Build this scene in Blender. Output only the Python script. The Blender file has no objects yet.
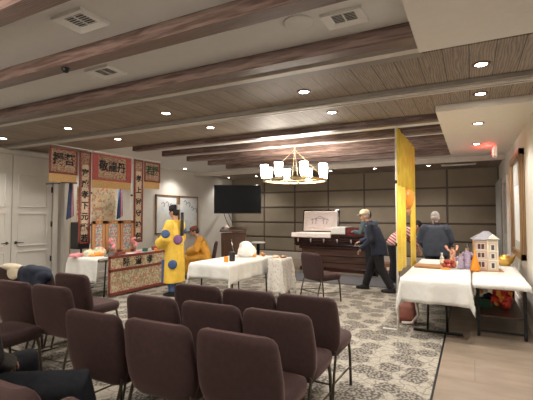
import bpy, bmesh, math, random
from mathutils import Vector, Matrix, Euler
random.seed(7)
PI = math.pi
S = bpy.context.scene
COL = S.collection
V = Vector

# ------------------------------------------------------------------ materials
def new_mat(name):
    m = bpy.data.materials.new(name); m.use_nodes = True
    nt = m.node_tree; b = nt.nodes['Principled BSDF']
    return m, nt, b
def lnk(nt, a, b): nt.links.new(a, b)
def coords(nt, scale=(1,1,1), kind='Object'):
    tc = nt.nodes.new('ShaderNodeTexCoord'); mp = nt.nodes.new('ShaderNodeMapping')
    mp.inputs['Scale'].default_value = scale
    lnk(nt, tc.outputs[kind], mp.inputs['Vector']); return mp.outputs['Vector']
def ramp(nt, fac, stops, interp='LINEAR'):
    r = nt.nodes.new('ShaderNodeValToRGB'); r.color_ramp.interpolation = interp
    e = r.color_ramp.elements
    while len(e) < len(stops): e.new(0.5)
    for el, (p, c) in zip(e, stops): el.position = p; el.color = (*c, 1)
    lnk(nt, fac, r.inputs['Fac']); return r.outputs['Color']
def math_n(nt, op, a, b=None, c=None):
    n = nt.nodes.new('ShaderNodeMath'); n.operation = op
    for i, x in enumerate((a, b, c)):
        if x is None: continue
        if isinstance(x, (int, float)): n.inputs[i].default_value = x
        else: lnk(nt, x, n.inputs[i])
    return n.outputs[0]
def noise(nt, vec, scale, detail=3, rough=0.5):
    n = nt.nodes.new('ShaderNodeTexNoise'); n.inputs['Scale'].default_value = scale
    n.inputs['Detail'].default_value = detail; n.inputs['Roughness'].default_value = rough
    lnk(nt, vec, n.inputs['Vector']); return n.outputs['Fac']
def bump(nt, b, h, strength=0.2, dist=0.01):
    n = nt.nodes.new('ShaderNodeBump'); n.inputs['Strength'].default_value = strength
    n.inputs['Distance'].default_value = dist
    lnk(nt, h, n.inputs['Height']); lnk(nt, n.outputs['Normal'], b.inputs['Normal'])
def mat(name, col, rough=0.6, metal=0.0, var=0.12, vscale=12, bmp=0.0, bscale=40, trans=0.0, spec=None):
    m, nt, b = new_mat(name)
    b.inputs['Roughness'].default_value = rough; b.inputs['Metallic'].default_value = metal
    if trans: b.inputs['Transmission Weight'].default_value = trans
    if spec is not None: b.inputs['Specular IOR Level'].default_value = spec
    vec = coords(nt)
    f = noise(nt, vec, vscale)
    c0 = tuple(max(0, x*(1-var)) for x in col); c1 = tuple(min(1, x*(1+var)) for x in col)
    lnk(nt, ramp(nt, f, [(0.3, c0), (0.7, c1)]), b.inputs['Base Color'])
    if bmp: bump(nt, b, noise(nt, vec, bscale), bmp)
    return m
def emis(name, col, strength):
    m, nt, b = new_mat(name)
    b.inputs['Base Color'].default_value = (*col, 1)
    b.inputs['Emission Color'].default_value = (*col, 1); b.inputs['Emission Strength'].default_value = strength
    return m
def wood(name, c0, c1, axis='x', rough=0.45, scale=1.0):
    m, nt, b = new_mat(name)
    s = {'x': (0.7, 9, 9), 'y': (9, 0.7, 9), 'z': (9, 9, 0.7)}[axis]
    vec = coords(nt, tuple(k*scale for k in s))
    n1 = noise(nt, vec, 2.2, 5, 0.65)
    d = nt.nodes.new('ShaderNodeTexWave'); d.inputs['Scale'].default_value = 1.2
    d.bands_direction = {'x': 'Y', 'y': 'X', 'z': 'X'}[axis]
    d.inputs['Distortion'].default_value = 9; d.inputs['Detail'].default_value = 3
    lnk(nt, vec, d.inputs['Vector'])
    f = math_n(nt, 'ADD', math_n(nt, 'MULTIPLY', n1, 0.6), math_n(nt, 'MULTIPLY', d.outputs['Fac'], 0.4))
    lnk(nt, ramp(nt, f, [(0.25, c0), (0.7, c1)]), b.inputs['Base Color'])
    b.inputs['Roughness'].default_value = rough
    bump(nt, b, f, 0.15, 0.004)
    return m
def planks_mat():
    m, nt, b = new_mat('ceiling_planks')
    tc = nt.nodes.new('ShaderNodeTexCoord'); sp = nt.nodes.new('ShaderNodeSeparateXYZ')
    lnk(nt, tc.outputs['Object'], sp.inputs[0])
    q = math_n(nt, 'DIVIDE', sp.outputs[0], 0.2)
    idx = math_n(nt, 'FLOOR', q); fr = math_n(nt, 'FRACT', q)
    wn = nt.nodes.new('ShaderNodeTexWhiteNoise'); wn.noise_dimensions = '1D'; lnk(nt, idx, wn.inputs['W'])
    cmb = nt.nodes.new('ShaderNodeCombineXYZ')
    lnk(nt, math_n(nt, 'MULTIPLY', sp.outputs[0], 14), cmb.inputs[0])
    lnk(nt, math_n(nt, 'ADD', math_n(nt, 'MULTIPLY', sp.outputs[1], 2.2), math_n(nt, 'MULTIPLY', wn.outputs['Value'], 40)), cmb.inputs[1])
    w = nt.nodes.new('ShaderNodeTexWave'); w.inputs['Scale'].default_value = 1.0
    w.inputs['Distortion'].default_value = 12; w.inputs['Detail'].default_value = 3; w.inputs['Detail Scale'].default_value = 0.8
    lnk(nt, cmb.outputs[0], w.inputs['Vector'])
    n = noise(nt, cmb.outputs[0], 2, 4)
    f = math_n(nt, 'ADD', math_n(nt, 'MULTIPLY', w.outputs['Fac'], 0.35), math_n(nt, 'MULTIPLY', n, 0.5))
    f = math_n(nt, 'ADD', f, math_n(nt, 'MULTIPLY', wn.outputs['Value'], 0.18))
    col = ramp(nt, f, [(0.2, (0.13, 0.095, 0.07)), (0.8, (0.31, 0.245, 0.19))])
    gap = math_n(nt, 'LESS_THAN', fr, 0.035)
    mx = nt.nodes.new('ShaderNodeMixRGB'); lnk(nt, gap, mx.inputs['Fac']); lnk(nt, col, mx.inputs['Color1'])
    mx.inputs['Color2'].default_value = (0.035, 0.025, 0.02, 1)
    lnk(nt, mx.outputs['Color'], b.inputs['Base Color']); b.inputs['Roughness'].default_value = 0.6
    return m
def carpet_mat():
    m, nt, b = new_mat('patterned_carpet')
    vec = coords(nt)
    nd = nt.nodes.new('ShaderNodeTexNoise'); nd.inputs['Scale'].default_value = 9; lnk(nt, vec, nd.inputs['Vector'])
    add = nt.nodes.new('ShaderNodeVectorMath'); add.operation = 'MULTIPLY_ADD'
    lnk(nt, nd.outputs['Color'], add.inputs[0]); add.inputs[1].default_value = (0.10, 0.10, 0); lnk(nt, vec, add.inputs[2])
    v = nt.nodes.new('ShaderNodeTexVoronoi'); v.voronoi_dimensions = '2D'; v.inputs['Scale'].default_value = 3.6
    v.inputs['Randomness'].default_value = 0.75
    lnk(nt, add.outputs[0], v.inputs['Vector'])
    blob = ramp(nt, v.outputs['Distance'], [(0.38, (1,1,1)), (0.46, (0,0,0))])
    v2 = nt.nodes.new('ShaderNodeTexVoronoi'); v2.voronoi_dimensions = '2D'; v2.inputs['Scale'].default_value = 34
    lnk(nt, vec, v2.inputs['Vector'])
    speck = ramp(nt, v2.outputs['Distance'], [(0.2, (0.30, 0.27, 0.225)), (0.55, (0.08, 0.07, 0.062))])
    v3 = nt.nodes.new('ShaderNodeTexVoronoi'); v3.voronoi_dimensions = '2D'; v3.feature = 'DISTANCE_TO_EDGE'; v3.inputs['Scale'].default_value = 9
    lnk(nt, add.outputs[0], v3.inputs['Vector'])
    base = ramp(nt, v3.outputs['Distance'], [(0.02, (0.20, 0.18, 0.15)), (0.08, (0.36, 0.33, 0.275))])
    mx = nt.nodes.new('ShaderNodeMixRGB'); lnk(nt, blob, mx.inputs['Fac']); lnk(nt, base, mx.inputs['Color1']); lnk(nt, speck, mx.inputs['Color2'])
    mm = nt.nodes.new('ShaderNodeMixRGB'); mm.blend_type = 'MULTIPLY'; mm.inputs['Fac'].default_value = 1
    lnk(nt, mx.outputs['Color'], mm.inputs['Color1']); lnk(nt, ramp(nt, noise(nt, vec, 38, 3, 0.7), [(0.35, (0.72,0.72,0.72)), (0.65, (1.2,1.2,1.2))]), mm.inputs['Color2'])
    lnk(nt, mm.outputs['Color'], b.inputs['Base Color']); b.inputs['Roughness'].default_value = 0.95
    bump(nt, b, noise(nt, vec, 300, 2), 0.4, 0.003)
    return m
def tile_mat():
    m, nt, b = new_mat('floor_tile')
    vec = coords(nt)
    br = nt.nodes.new('ShaderNodeTexBrick'); br.offset = 0.5
    br.inputs['Scale'].default_value = 1.0; br.inputs['Brick Width'].default_value = 1.2; br.inputs['Row Height'].default_value = 0.6
    br.inputs['Mortar Size'].default_value = 0.004
    br.inputs['Color1'].default_value = (0.27, 0.215, 0.165, 1); br.inputs['Color2'].default_value = (0.24, 0.19, 0.145, 1)
    br.inputs['Mortar'].default_value = (0.18, 0.145, 0.115, 1)
    lnk(nt, vec, br.inputs['Vector'])
    n = noise(nt, coords(nt, (1, 3, 1)), 2.4, 5)
    mx = nt.nodes.new('ShaderNodeMixRGB'); mx.blend_type = 'MULTIPLY'; mx.inputs['Fac'].default_value = 1
    lnk(nt, br.outputs['Color'], mx.inputs['Color1']); lnk(nt, ramp(nt, n, [(0.3, (0.8,0.78,0.75)), (0.7, (1.1,1.1,1.1))]), mx.inputs['Color2'])
    lnk(nt, mx.outputs['Color'], b.inputs['Base Color']); b.inputs['Roughness'].default_value = 0.42
    return m
def brocade(name, cols, scale=40, rough=0.7, kind='Object'):
    m, nt, b = new_mat(name)
    vec = coords(nt)
    v = nt.nodes.new('ShaderNodeTexVoronoi'); v.inputs['Scale'].default_value = scale; lnk(nt, vec, v.inputs['Vector'])
    sp = nt.nodes.new('ShaderNodeSeparateColor'); lnk(nt, v.outputs['Color'], sp.inputs[0])
    n = len(cols)
    lnk(nt, ramp(nt, sp.outputs[0], [(i/n, c) for i, c in enumerate(cols)], 'CONSTANT'), b.inputs['Base Color'])
    b.inputs['Roughness'].default_value = rough
    return m

M = {}
M['ceil'] = mat('ceiling_paint', (0.66, 0.65, 0.635), 0.8, var=0.02)
M['wall'] = mat('wall_paint', (0.60, 0.575, 0.53), 0.75, var=0.03, vscale=3)
M['door'] = mat('door_paint', (0.62, 0.60, 0.555), 0.45, var=0.02)
M['soffit'] = mat('soffit_paint', (0.66, 0.62, 0.56), 0.75, var=0.02)
M['trimlight'] = mat('pale_trim', (0.50, 0.46, 0.41), 0.5, var=0.05)
M['planks'] = planks_mat()
M['trimdark'] = mat('taupe_shade_trim', (0.20, 0.175, 0.15), 0.55, var=0.05)
M['beam'] = wood('beam_oak', (0.065, 0.036, 0.028), (0.185, 0.125, 0.108), 'x', 0.4, 2.6)
M['carpet'] = carpet_mat()
M['tile'] = tile_mat()
M['mat'] = mat('grey_mat', (0.09, 0.088, 0.095), 0.9, bmp=0.3, bscale=200)
M['panel'] = mat('wall_panel_fabric', (0.225, 0.190, 0.140), 0.85, var=0.08, vscale=2)
M['seam'] = mat('panel_seam', (0.085, 0.06, 0.045), 0.6)
M['fabric'] = mat('maroon_fabric', (0.034, 0.0145, 0.0145), 0.9, var=0.2, vscale=30, bmp=0.25, bscale=260)
_n = M['fabric'].node_tree.nodes['Principled BSDF']; _n.inputs['Sheen Weight'].default_value = 0.28; _n.inputs['Sheen Roughness'].default_value = 0.4; _n.inputs['Sheen Tint'].default_value = (0.75, 0.45, 0.42, 1)
M['frame'] = mat('bronze_steel', (0.10, 0.085, 0.065), 0.35, 0.8, var=0.05)
M['cloth'] = mat('white_cloth', (0.70, 0.70, 0.67), 0.8, var=0.03, vscale=5, bmp=0.9, bscale=9)
M['floralcloth'] = brocade('floral_cloth', [(0.66,0.65,0.61)]*9+[(0.60,0.40,0.34),(0.50,0.52,0.45)], 45)
M['black'] = mat('black_plastic', (0.012, 0.012, 0.014), 0.4, var=0.1)
M['blacksteel'] = mat('black_steel', (0.02, 0.02, 0.02), 0.4, 0.6)
M['screen'] = mat('screen_glass', (0.006, 0.008, 0.014), 0.3, var=0.02, spec=0.12)
M['white'] = mat('white_plastic', (0.75, 0.74, 0.72), 0.4, var=0.02)
M['paper'] = mat('paper_white', (0.80, 0.79, 0.76), 0.8, var=0.02)
M['mahog'] = wood('mahogany', (0.012, 0.003, 0.003), (0.035, 0.009, 0.007), 'x', 0.15)
M['bier'] = wood('bier_walnut', (0.03, 0.013, 0.009), (0.075, 0.036, 0.024), 'x', 0.4)
M['lectern'] = wood('lectern_wood', (0.055, 0.025, 0.015), (0.12, 0.06, 0.035), 'z', 0.4)
M['satin'] = mat('pink_white_satin', (0.90, 0.80, 0.77), 0.45, var=0.05, vscale=20, bmp=0.4, bscale=25)
M['silver'] = mat('silver', (0.7, 0.7, 0.7), 0.25, 0.9, var=0.02)
M['gold'] = mat('gold', (0.80, 0.52, 0.13), 0.28, 0.85, var=0.1)
M['brass'] = mat('aged_brass', (0.62, 0.50, 0.30), 0.35, 0.8, var=0.05)
M['yellow'] = mat('yellow_silk', (0.80, 0.53, 0.07), 0.5, var=0.12, vscale=8, bmp=0.3, bscale=16)
M['ochre'] = mat('ochre_silk', (0.62, 0.30, 0.03), 0.55, var=0.15, vscale=8, bmp=0.3, bscale=16)
M['banner_yellow'] = mat('banner_yellow', (0.82, 0.58, 0.05), 0.55, var=0.15, vscale=6, bmp=0.3, bscale=12)
M['skin'] = mat('skin', (0.50, 0.28, 0.20), 0.55, var=0.06)
M['hair'] = mat('black_hair', (0.012, 0.01, 0.01), 0.6)
M['greyhair'] = mat('grey_hair', (0.36, 0.34, 0.32), 0.75, var=0.25, vscale=60)
M['navy'] = mat('navy_cloth', (0.018, 0.026, 0.050), 0.85, var=0.2, bmp=0.3, bscale=20)
M['charcoal'] = mat('charcoal_cloth', (0.045, 0.056, 0.080), 0.85, var=0.2, bmp=0.3, bscale=14)
M['darkpants'] = mat('dark_trousers', (0.007, 0.007, 0.010), 0.85, var=0.2)
M['denim'] = mat('dark_denim', (0.010, 0.012, 0.019), 0.9, var=0.3, vscale=25, bmp=0.4, bscale=30)
M['teal'] = mat('teal_cloth', (0.10, 0.15, 0.17), 0.85, var=0.2)
M['blue'] = mat('blue_cloth', (0.05, 0.10, 0.24), 0.6, var=0.3, vscale=60)
M['purple'] = mat('purple_patch', (0.22, 0.10, 0.26), 0.6, var=0.3, vscale=60)
M['cap'] = mat('cream_cap', (0.62, 0.56, 0.42), 0.8, var=0.05)
M['redcap'] = mat('brown_red_cap', (0.20, 0.06, 0.04), 0.6)
M['darkgreen'] = mat('dark_green_ink', (0.01, 0.045, 0.02), 0.7)
M['mahog_lid'] = wood('mahogany_lid', (0.07, 0.008, 0.012), (0.15, 0.025, 0.03), 'x', 0.12)
M['lilac'] = mat('lilac_paper', (0.36, 0.30, 0.42), 0.7, var=0.3, vscale=60)
M['orangered'] = brocade('orange_red_paper', [(0.7,0.25,0.10),(0.65,0.45,0.35),(0.6,0.12,0.08),(0.7,0.55,0.42)], 50)
M['artdot'] = mat('pale_teal_paint', (0.45, 0.60, 0.66), 0.7)
M['redfruit'] = mat('dark_red_fruit', (0.35, 0.05, 0.03), 0.4, var=0.3, vscale=30)
M['pinkwall'] = mat('pink_cream_wall', (0.72, 0.52, 0.42), 0.7, var=0.05)
M['floral2'] = brocade('orange_green_floral', [(0.7,0.35,0.12),(0.75,0.6,0.4),(0.35,0.5,0.2),(0.6,0.15,0.1)], 20)
M['red'] = mat('red_trim', (0.20, 0.04, 0.032), 0.6, var=0.25, vscale=50)
M['brightred'] = mat('red_border_cloth', (0.33, 0.06, 0.055), 0.6, var=0.15)
M['pink'] = mat('pink', (0.80, 0.30, 0.34), 0.6, var=0.2)
M['orange'] = mat('orange_wrap', (0.85, 0.30, 0.03), 0.4, var=0.25, vscale=60, bmp=0.3, bscale=60)
M['fringe'] = mat('gold_fringe', (0.58, 0.37, 0.15), 0.6, var=0.3, vscale=70)
M['brocade'] = brocade('banner_brocade', [(0.42,0.33,0.22),(0.33,0.07,0.06),(0.46,0.37,0.27),(0.36,0.13,0.10),(0.20,0.22,0.12),(0.44,0.34,0.23),(0.30,0.09,0.08),(0.50,0.42,0.32)], 62)
M['brocade_front'] = brocade('altar_brocade', [(0.55,0.48,0.32),(0.40,0.36,0.22),(0.50,0.18,0.12),(0.60,0.52,0.38),(0.26,0.27,0.15),(0.55,0.42,0.30),(0.34,0.28,0.18)], 34)
M['tapestry'] = brocade('tapestry_paint', [(0.75,0.62,0.42),(0.80,0.70,0.50),(0.70,0.30,0.20),(0.75,0.66,0.50),(0.40,0.48,0.36),(0.78,0.60,0.34)], 22)
M['painting'] = brocade('shrine_painting', [(0.16,0.28,0.34),(0.45,0.38,0.34),(0.42,0.14,0.12),(0.25,0.30,0.26),(0.48,0.42,0.32),(0.18,0.15,0.20),(0.30,0.25,0.20)], 34)
M['shrinewood'] = wood('shrine_wood', (0.28, 0.12, 0.05), (0.45, 0.22, 0.09), 'z', 0.45)
M['bwood'] = wood('picture_frame_wood', (0.13, 0.07, 0.03), (0.27, 0.16, 0.075), 'z', 0.4)
M['artprint'] = brocade('art_print', [(0.70,0.74,0.76)]*8+[(0.62,0.70,0.76),(0.75,0.74,0.70)], 5)
M['ink'] = mat('black_ink', (0.008, 0.008, 0.010), 0.7)
M['green'] = mat('green_box', (0.02, 0.09, 0.045), 0.6)
M['redfoil'] = mat('red_foil', (0.62, 0.05, 0.03), 0.22, 0.3, var=0.5, vscale=14, bmp=0.8, bscale=14)
M['housewall'] = mat('house_cream', (0.72, 0.58, 0.42), 0.7, var=0.05)
M['houseroof'] = mat('house_roof', (0.28, 0.28, 0.32), 0.6)
M['brown'] = mat('dark_brown', (0.12, 0.05, 0.03), 0.5)
M['cardboard'] = mat('cardboard', (0.28, 0.14, 0.08), 0.8)
M['tray'] = wood('tray_wood', (0.30, 0.14, 0.06), (0.45, 0.24, 0.11), 'x', 0.5)
M['curtain'] = mat('grey_curtain', (0.42, 0.43, 0.42), 0.8, var=0.08)
M['glassy'] = mat('clear_plastic', (0.8, 0.82, 0.8), 0.1, var=0.0, trans=0.7)
M['stripes'] = None
def stripes_mat():
    m, nt, b = new_mat('striped_shirt')
    tc = nt.nodes.new('ShaderNodeTexCoord'); sp = nt.nodes.new('ShaderNodeSeparateXYZ'); lnk(nt, tc.outputs['Object'], sp.inputs[0])
    f = math_n(nt, 'FRACT', math_n(nt, 'MULTIPLY', math_n(nt, 'ADD', sp.outputs[2], math_n(nt,'MULTIPLY', sp.outputs[1], 0.8)), 13))
    g = math_n(nt, 'LESS_THAN', f, 0.5)
    lnk(nt, ramp(nt, g, [(0.0, (0.62, 0.55, 0.52)), (1.0, (0.45, 0.06, 0.07))]), b.inputs['Base Color'])
    b.inputs['Roughness'].default_value = 0.8; return m
M['stripes'] = stripes_mat()
M['disc'] = emis('lamp_disc', (1.0, 0.93, 0.82), 22)
M['shade'] = emis('chandelier_glass', (1.0, 0.94, 0.85), 12)
M['exitred'] = emis('exit_letters', (1.0, 0.06, 0.05), 8)

# ------------------------------------------------------------------ mesh builder
class MB:
    def __init__(s): s.bm = bmesh.new(); s.mi = 0
    def _new(s, f0):
        for f in s.bm.faces:
            if f.index == -1 or f not in f0: f.material_index = s.mi
    def box(s, c, size, rot=None, bev=0.0, seg=2):
        b2 = bmesh.new(); bmesh.ops.create_cube(b2, size=1.0)
        bmesh.ops.scale(b2, vec=size, verts=b2.verts)
        if bev: bmesh.ops.bevel(b2, geom=b2.edges[:], offset=bev, segments=seg, affect='EDGES', profile=0.5)
        mt = Matrix.Translation(c) @ (Euler(rot).to_matrix().to_4x4() if rot is not None else Matrix())
        return s.add(b2, mt)
    def add(s, b2, mt=Matrix()):
        vm = {}
        for v in b2.verts: vm[v] = s.bm.verts.new(mt @ v.co)
        for f in b2.faces:
            try:
                nf = s.bm.faces.new([vm[v] for v in f.verts]); nf.material_index = s.mi; nf.smooth = f.smooth
            except ValueError: pass
        b2.free(); return s
    def rings(s, rs, cap=True, closed=True):
        prev = None; first = None
        for r in rs:
            vs = [s.bm.verts.new(p) for p in r]
            if prev:
                n = len(vs)
                for i in range(n if closed else n-1):
                    f = s.bm.faces.new((prev[i], prev[(i+1) % n], vs[(i+1) % n], vs[i])); f.material_index = s.mi; f.smooth = True
            else: first = vs
            prev = vs
        if cap and closed:
            for vs in (first[::-1], prev):
                f = s.bm.faces.new(vs); f.material_index = s.mi
        return s
    def tube(s, pts, r, seg=10, cap=True):
        pts = [V(p) for p in pts]
        rr = r if isinstance(r, (list, tuple)) else [r]*len(pts)
        out = []; up = V((0, 0, 1)); last = None
        for i, p in enumerate(pts):
            a = pts[max(i-1, 0)]; b = pts[min(i+1, len(pts)-1)]
            t = (b-a).normalized()
            if last is None:
                u = t.cross(up)
                if u.length < 1e-3: u = V((1, 0, 0))
            else: u = last - t*last.dot(t)
            u.normalize(); last = u; w = t.cross(u)
            q = rr[i] if isinstance(rr[i], (list, tuple)) else (rr[i], rr[i])
            out.append([p + u*q[0]*math.cos(2*PI*k/seg) + w*q[1]*math.sin(2*PI*k/seg) for k in range(seg)])
        return s.rings(out, cap)
    def lathe(s, prof, c=(0, 0, 0), seg=20, cap=True, sx=1, sy=1):
        c = V(c)
        return s.rings([[c + V((r*sx*math.cos(2*PI*k/seg), r*sy*math.sin(2*PI*k/seg), z)) for k in range(seg)] for r, z in prof], cap)
    def loft(s, secs, seg=16, cap=True):      # (centre, rx, ry) rings, horizontal
        return s.rings([[V(c)+V((rx*math.cos(2*PI*k/seg), ry*math.sin(2*PI*k/seg), 0)) for k in range(seg)] for c, rx, ry in secs], cap)
    def ell(s, c, r, rot=None, seg=14):
        b2 = bmesh.new(); bmesh.ops.create_uvsphere(b2, u_segments=seg, v_segments=max(6, seg*2//3), radius=1)
        r = (r, r, r) if isinstance(r, (int, float)) else r
        for f in b2.faces: f.smooth = True
        mt = Matrix.Translation(c) @ (Euler(rot).to_matrix().to_4x4() if rot is not None else Matrix()) @ Matrix.Diagonal((*r, 1))
        return s.add(b2, mt)
    def prism(s, poly, a, b, axis='y'):        # poly 2-D, extruded along an axis from a to b
        def P(p, t): return {'y': (p[0], t, p[1]), 'x': (t, p[0], p[1]), 'z': (p[0], p[1], t)}[axis]
        return s.rings([[V(P(p, a)) for p in poly], [V(P(p, b)) for p in poly]])
    def flat(s):
        for f in s.bm.faces: f.smooth = False
        return s
    def build(s, name, mats, parent=None, loc=None, rz=0, fix=True):
        if fix: bmesh.ops.recalc_face_normals(s.bm, faces=s.bm.faces)
        me = bpy.data.meshes.new(name); s.bm.to_mesh(me); s.bm.free()
        for m in (mats if isinstance(mats, (list, tuple)) else [mats]): me.materials.append(m)
        return link(name, me, parent, loc, rz)
def link(name, me, parent=None, loc=None, rz=0):
    o = bpy.data.objects.new(name, me); COL.objects.link(o)
    if parent: o.parent = parent
    if loc: o.location = loc
    o.rotation_euler = (0, 0, rz); return o
def tag(o, label=None, cat=None, group=None, kind=None):
    if label: o['label'] = label
    if cat: o['category'] = cat
    if group: o['group'] = group
    if kind: o['kind'] = kind
    return o
def thing(name, label, cat, loc=(0, 0, 0), rz=0, group=None):
    o = bpy.data.objects.new(name, None); COL.objects.link(o); o.empty_display_size = 0.1
    o.location = loc; o.rotation_euler = (0, 0, rz); return tag(o, label, cat, group)
def struct(o): o['kind'] = 'structure'; return o
def dup(o, parent=None):
    c = o.copy(); COL.objects.link(c)
    if parent: c.parent = parent
    for ch in list(o.children): dup(ch, c)
    return c
def ev_mesh(o, name):
    dg = bpy.context.evaluated_depsgraph_get(); dg.update()
    me = bpy.data.meshes.new_from_object(o.evaluated_get(dg)); me.name = name
    old = o.data; bpy.data.objects.remove(o); bpy.data.meshes.remove(old); return me
def blend(mb, voxel, name, m, smooth=4):       # fuse overlapping volumes into one continuous skin
    o = mb.build(name, m)
    r = o.modifiers.new('r', 'REMESH'); r.mode = 'VOXEL'; r.voxel_size = voxel; r.use_smooth_shade = True
    q = o.modifiers.new('s', 'SMOOTH'); q.iterations = smooth; q.factor = 0.5
    me = ev_mesh(o, name)
    if not me.materials: me.materials.append(m)
    return me
def text(chars, size, m, parent, mtx, name='lettering', depth=0.002, bold=0.0):
    cu = bpy.data.curves.new('t', 'FONT'); cu.body = chars; cu.size = size
    cu.align_x = 'CENTER'; cu.align_y = 'CENTER'; cu.extrude = depth; cu.offset = bold
    o = bpy.data.objects.new('t', cu); COL.objects.link(o)
    dg = bpy.context.evaluated_depsgraph_get(); dg.update()
    me = bpy.data.meshes.new_from_object(o.evaluated_get(dg)); me.name = name
    bpy.data.objects.remove(o); bpy.data.curves.remove(cu)
    me.materials.clear(); me.materials.append(m); me.transform(mtx)
    return link(name, me, parent)
def face_x(x, y, z):       # text plane facing +X, reading towards +Y
    return Matrix(((0, 0, 1, x), (1, 0, 0, y), (0, 1, 0, z), (0, 0, 0, 1)))
def face_negx(x, y, z):
    return Matrix(((0, 0, -1, x), (-1, 0, 0, y), (0, 1, 0, z), (0, 0, 0, 1)))

# ------------------------------------------------------------------ room shell
XL, XR, YB, ZC, YF = -8.25, 0.70, 12.95, 2.96, -4.0
ZP, ZS = 2.92, 2.84
def slab(name, x0, x1, y0, y1, z0, z1, m):
    b = MB(); b.box(((x0+x1)/2, (y0+y1)/2, (z0+z1)/2), (x1-x0, y1-y0, z1-z0)); return b.build(name, m)
b = MB(); b.box(((XL-0.34)/2, (YF+9.3)/2, -0.05), (-0.34-XL, 9.3-YF, 0.1)); b.mi = 1
b.box(((XR-0.32)/2, (YF+9.3)/2, -0.05), (XR+0.32, 9.3-YF, 0.1)); b.box(((XL+XR)/2, (9.3+YB)/2, -0.05), (XR-XL, YB-9.3, 0.1)); b.mi = 2
b.box((-0.33, (YF+9.3)/2, -0.0485), (0.02, 9.3-YF, 0.1))
struct(b.build('floor', [M['carpet'], M['tile'], M['blacksteel']]))
b = MB(); b.box(((XL+XR)/2, (YF+YB)/2, ZC+0.05), (XR-XL, YB-YF, 0.1)); struct(b.build('ceiling', M['ceil']))
struct(slab('wall_right', XR, XR+0.1, YF, YB, 0, ZC, M['wall']))
struct(slab('wall_left', XL-0.1, XL, YF, YB, 0, ZC, M['wall']))
struct(slab('wall_front', XL, XR, YF-0.1, YF, 0, ZC, M['wall']))
# plank bands
for y0, y1, nm in ((3.53, 5.72, 'ceiling_planks'), (10.7, YB, 'ceiling_planks')):
    o = slab(nm, XL, XR, y0, y1, ZP, ZC, M['planks']); struct(o)
    o.name = 'ceiling_planks'
struct(slab('ceiling_soffit', -0.35, XR, YF, 3.30, ZS, ZC, M['soffit']))
struct(slab('ceiling_soffit', -0.38, XR, 5.32, 9.3, ZS, ZC, M['soffit']))
n = 0
def trim(mb, m):
    global n
    n += 1; return struct(mb.build('trim_%d' % n, m))
b = MB(); b.box(((XL-0.35)/2, 3.375, 2.925), (-0.35-XL, 0.09, 0.07)); trim(b, M['trimlight'])
b = MB(); b.box(((XL-0.35)/2, 3.475, 2.925), (-0.35-XL, 0.11, 0.066)); trim(b, M['trimdark'])
b = MB(); b.box(((XL+XR)/2, 4.49, 2.897), (XR-XL, 0.16, 0.045), bev=0.004); b.mi = 1; b.box(((XL+XR)/2, 4.50, 2.866), (XR-XL, 0.03, 0.02)); b.box(((XL+XR)/2, 4.57, 2.868), (XR-XL, 0.035, 0.024)); trim(b, [M['trimdark'], M['trimlight']])  # dark body colour stands in for the shadow beside the pale ridges
b = MB(); b.box(((XL+XR)/2, 10.66, 2.90), (XR-XL, 0.1, 0.12)); trim(b, M['trimlight'])
for y in (-0.80, -0.03, 0.74, 1.45, 2.22, 3.05):
    b = MB(); b.box(((XL-0.35)/2, y, 2.9), (-0.35-XL, 0.14, 0.12), bev=0.004, seg=1); trim(b, M['beam'])
for y in (5.83, 6.68, 7.53, 8.38, 9.23):
    b = MB(); b.box((-3.215, y, 2.9), (5.67, 0.14, 0.12), bev=0.004, seg=1); trim(b, M['beam'])
# back wall: dark ground with raised upholstered panels
b = MB(); b.mi = 1; b.box(((XL+XR)/2, YB+0.05, ZC/2), (XR-XL, 0.1, ZC)); b.mi = 0
xs = [XL, -6.82, -5.59, -4.35, -3.12, -1.88, -0.64, XR]; zs = [0.26, 0.75, 1.28, 1.82, 2.37, ZC]
for i in range(len(xs)-1):
    for j in range(len(zs)-1):
        b.box(((xs[i]+xs[i+1])/2, YB-0.01, (zs[j]+zs[j+1])/2), (xs[i+1]-xs[i]-0.055, 0.03, zs[j+1]-zs[j]-0.055), bev=0.008, seg=1)
struct(b.build('wall_back', [M['panel'], M['seam']]))
b = MB(); b.box(((XL+XR)/2, YB-0.02, 0.12), (XR-XL, 0.04, 0.24), bev=0.006); struct(b.build('baseboard_back', M['trimlight']))
b = MB(); b.box((XR-0.012, (YF+9.2)/2, 0.07), (0.024, 9.2-YF, 0.14), bev=0.004); struct(b.build('baseboard_right', M['paper']))
b = MB(); b.box((XL+0.012, (5.8+YB)/2, 0.07), (0.024, YB-5.8, 0.14), bev=0.004); struct(b.build('baseboard_left', M['door']))
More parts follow.
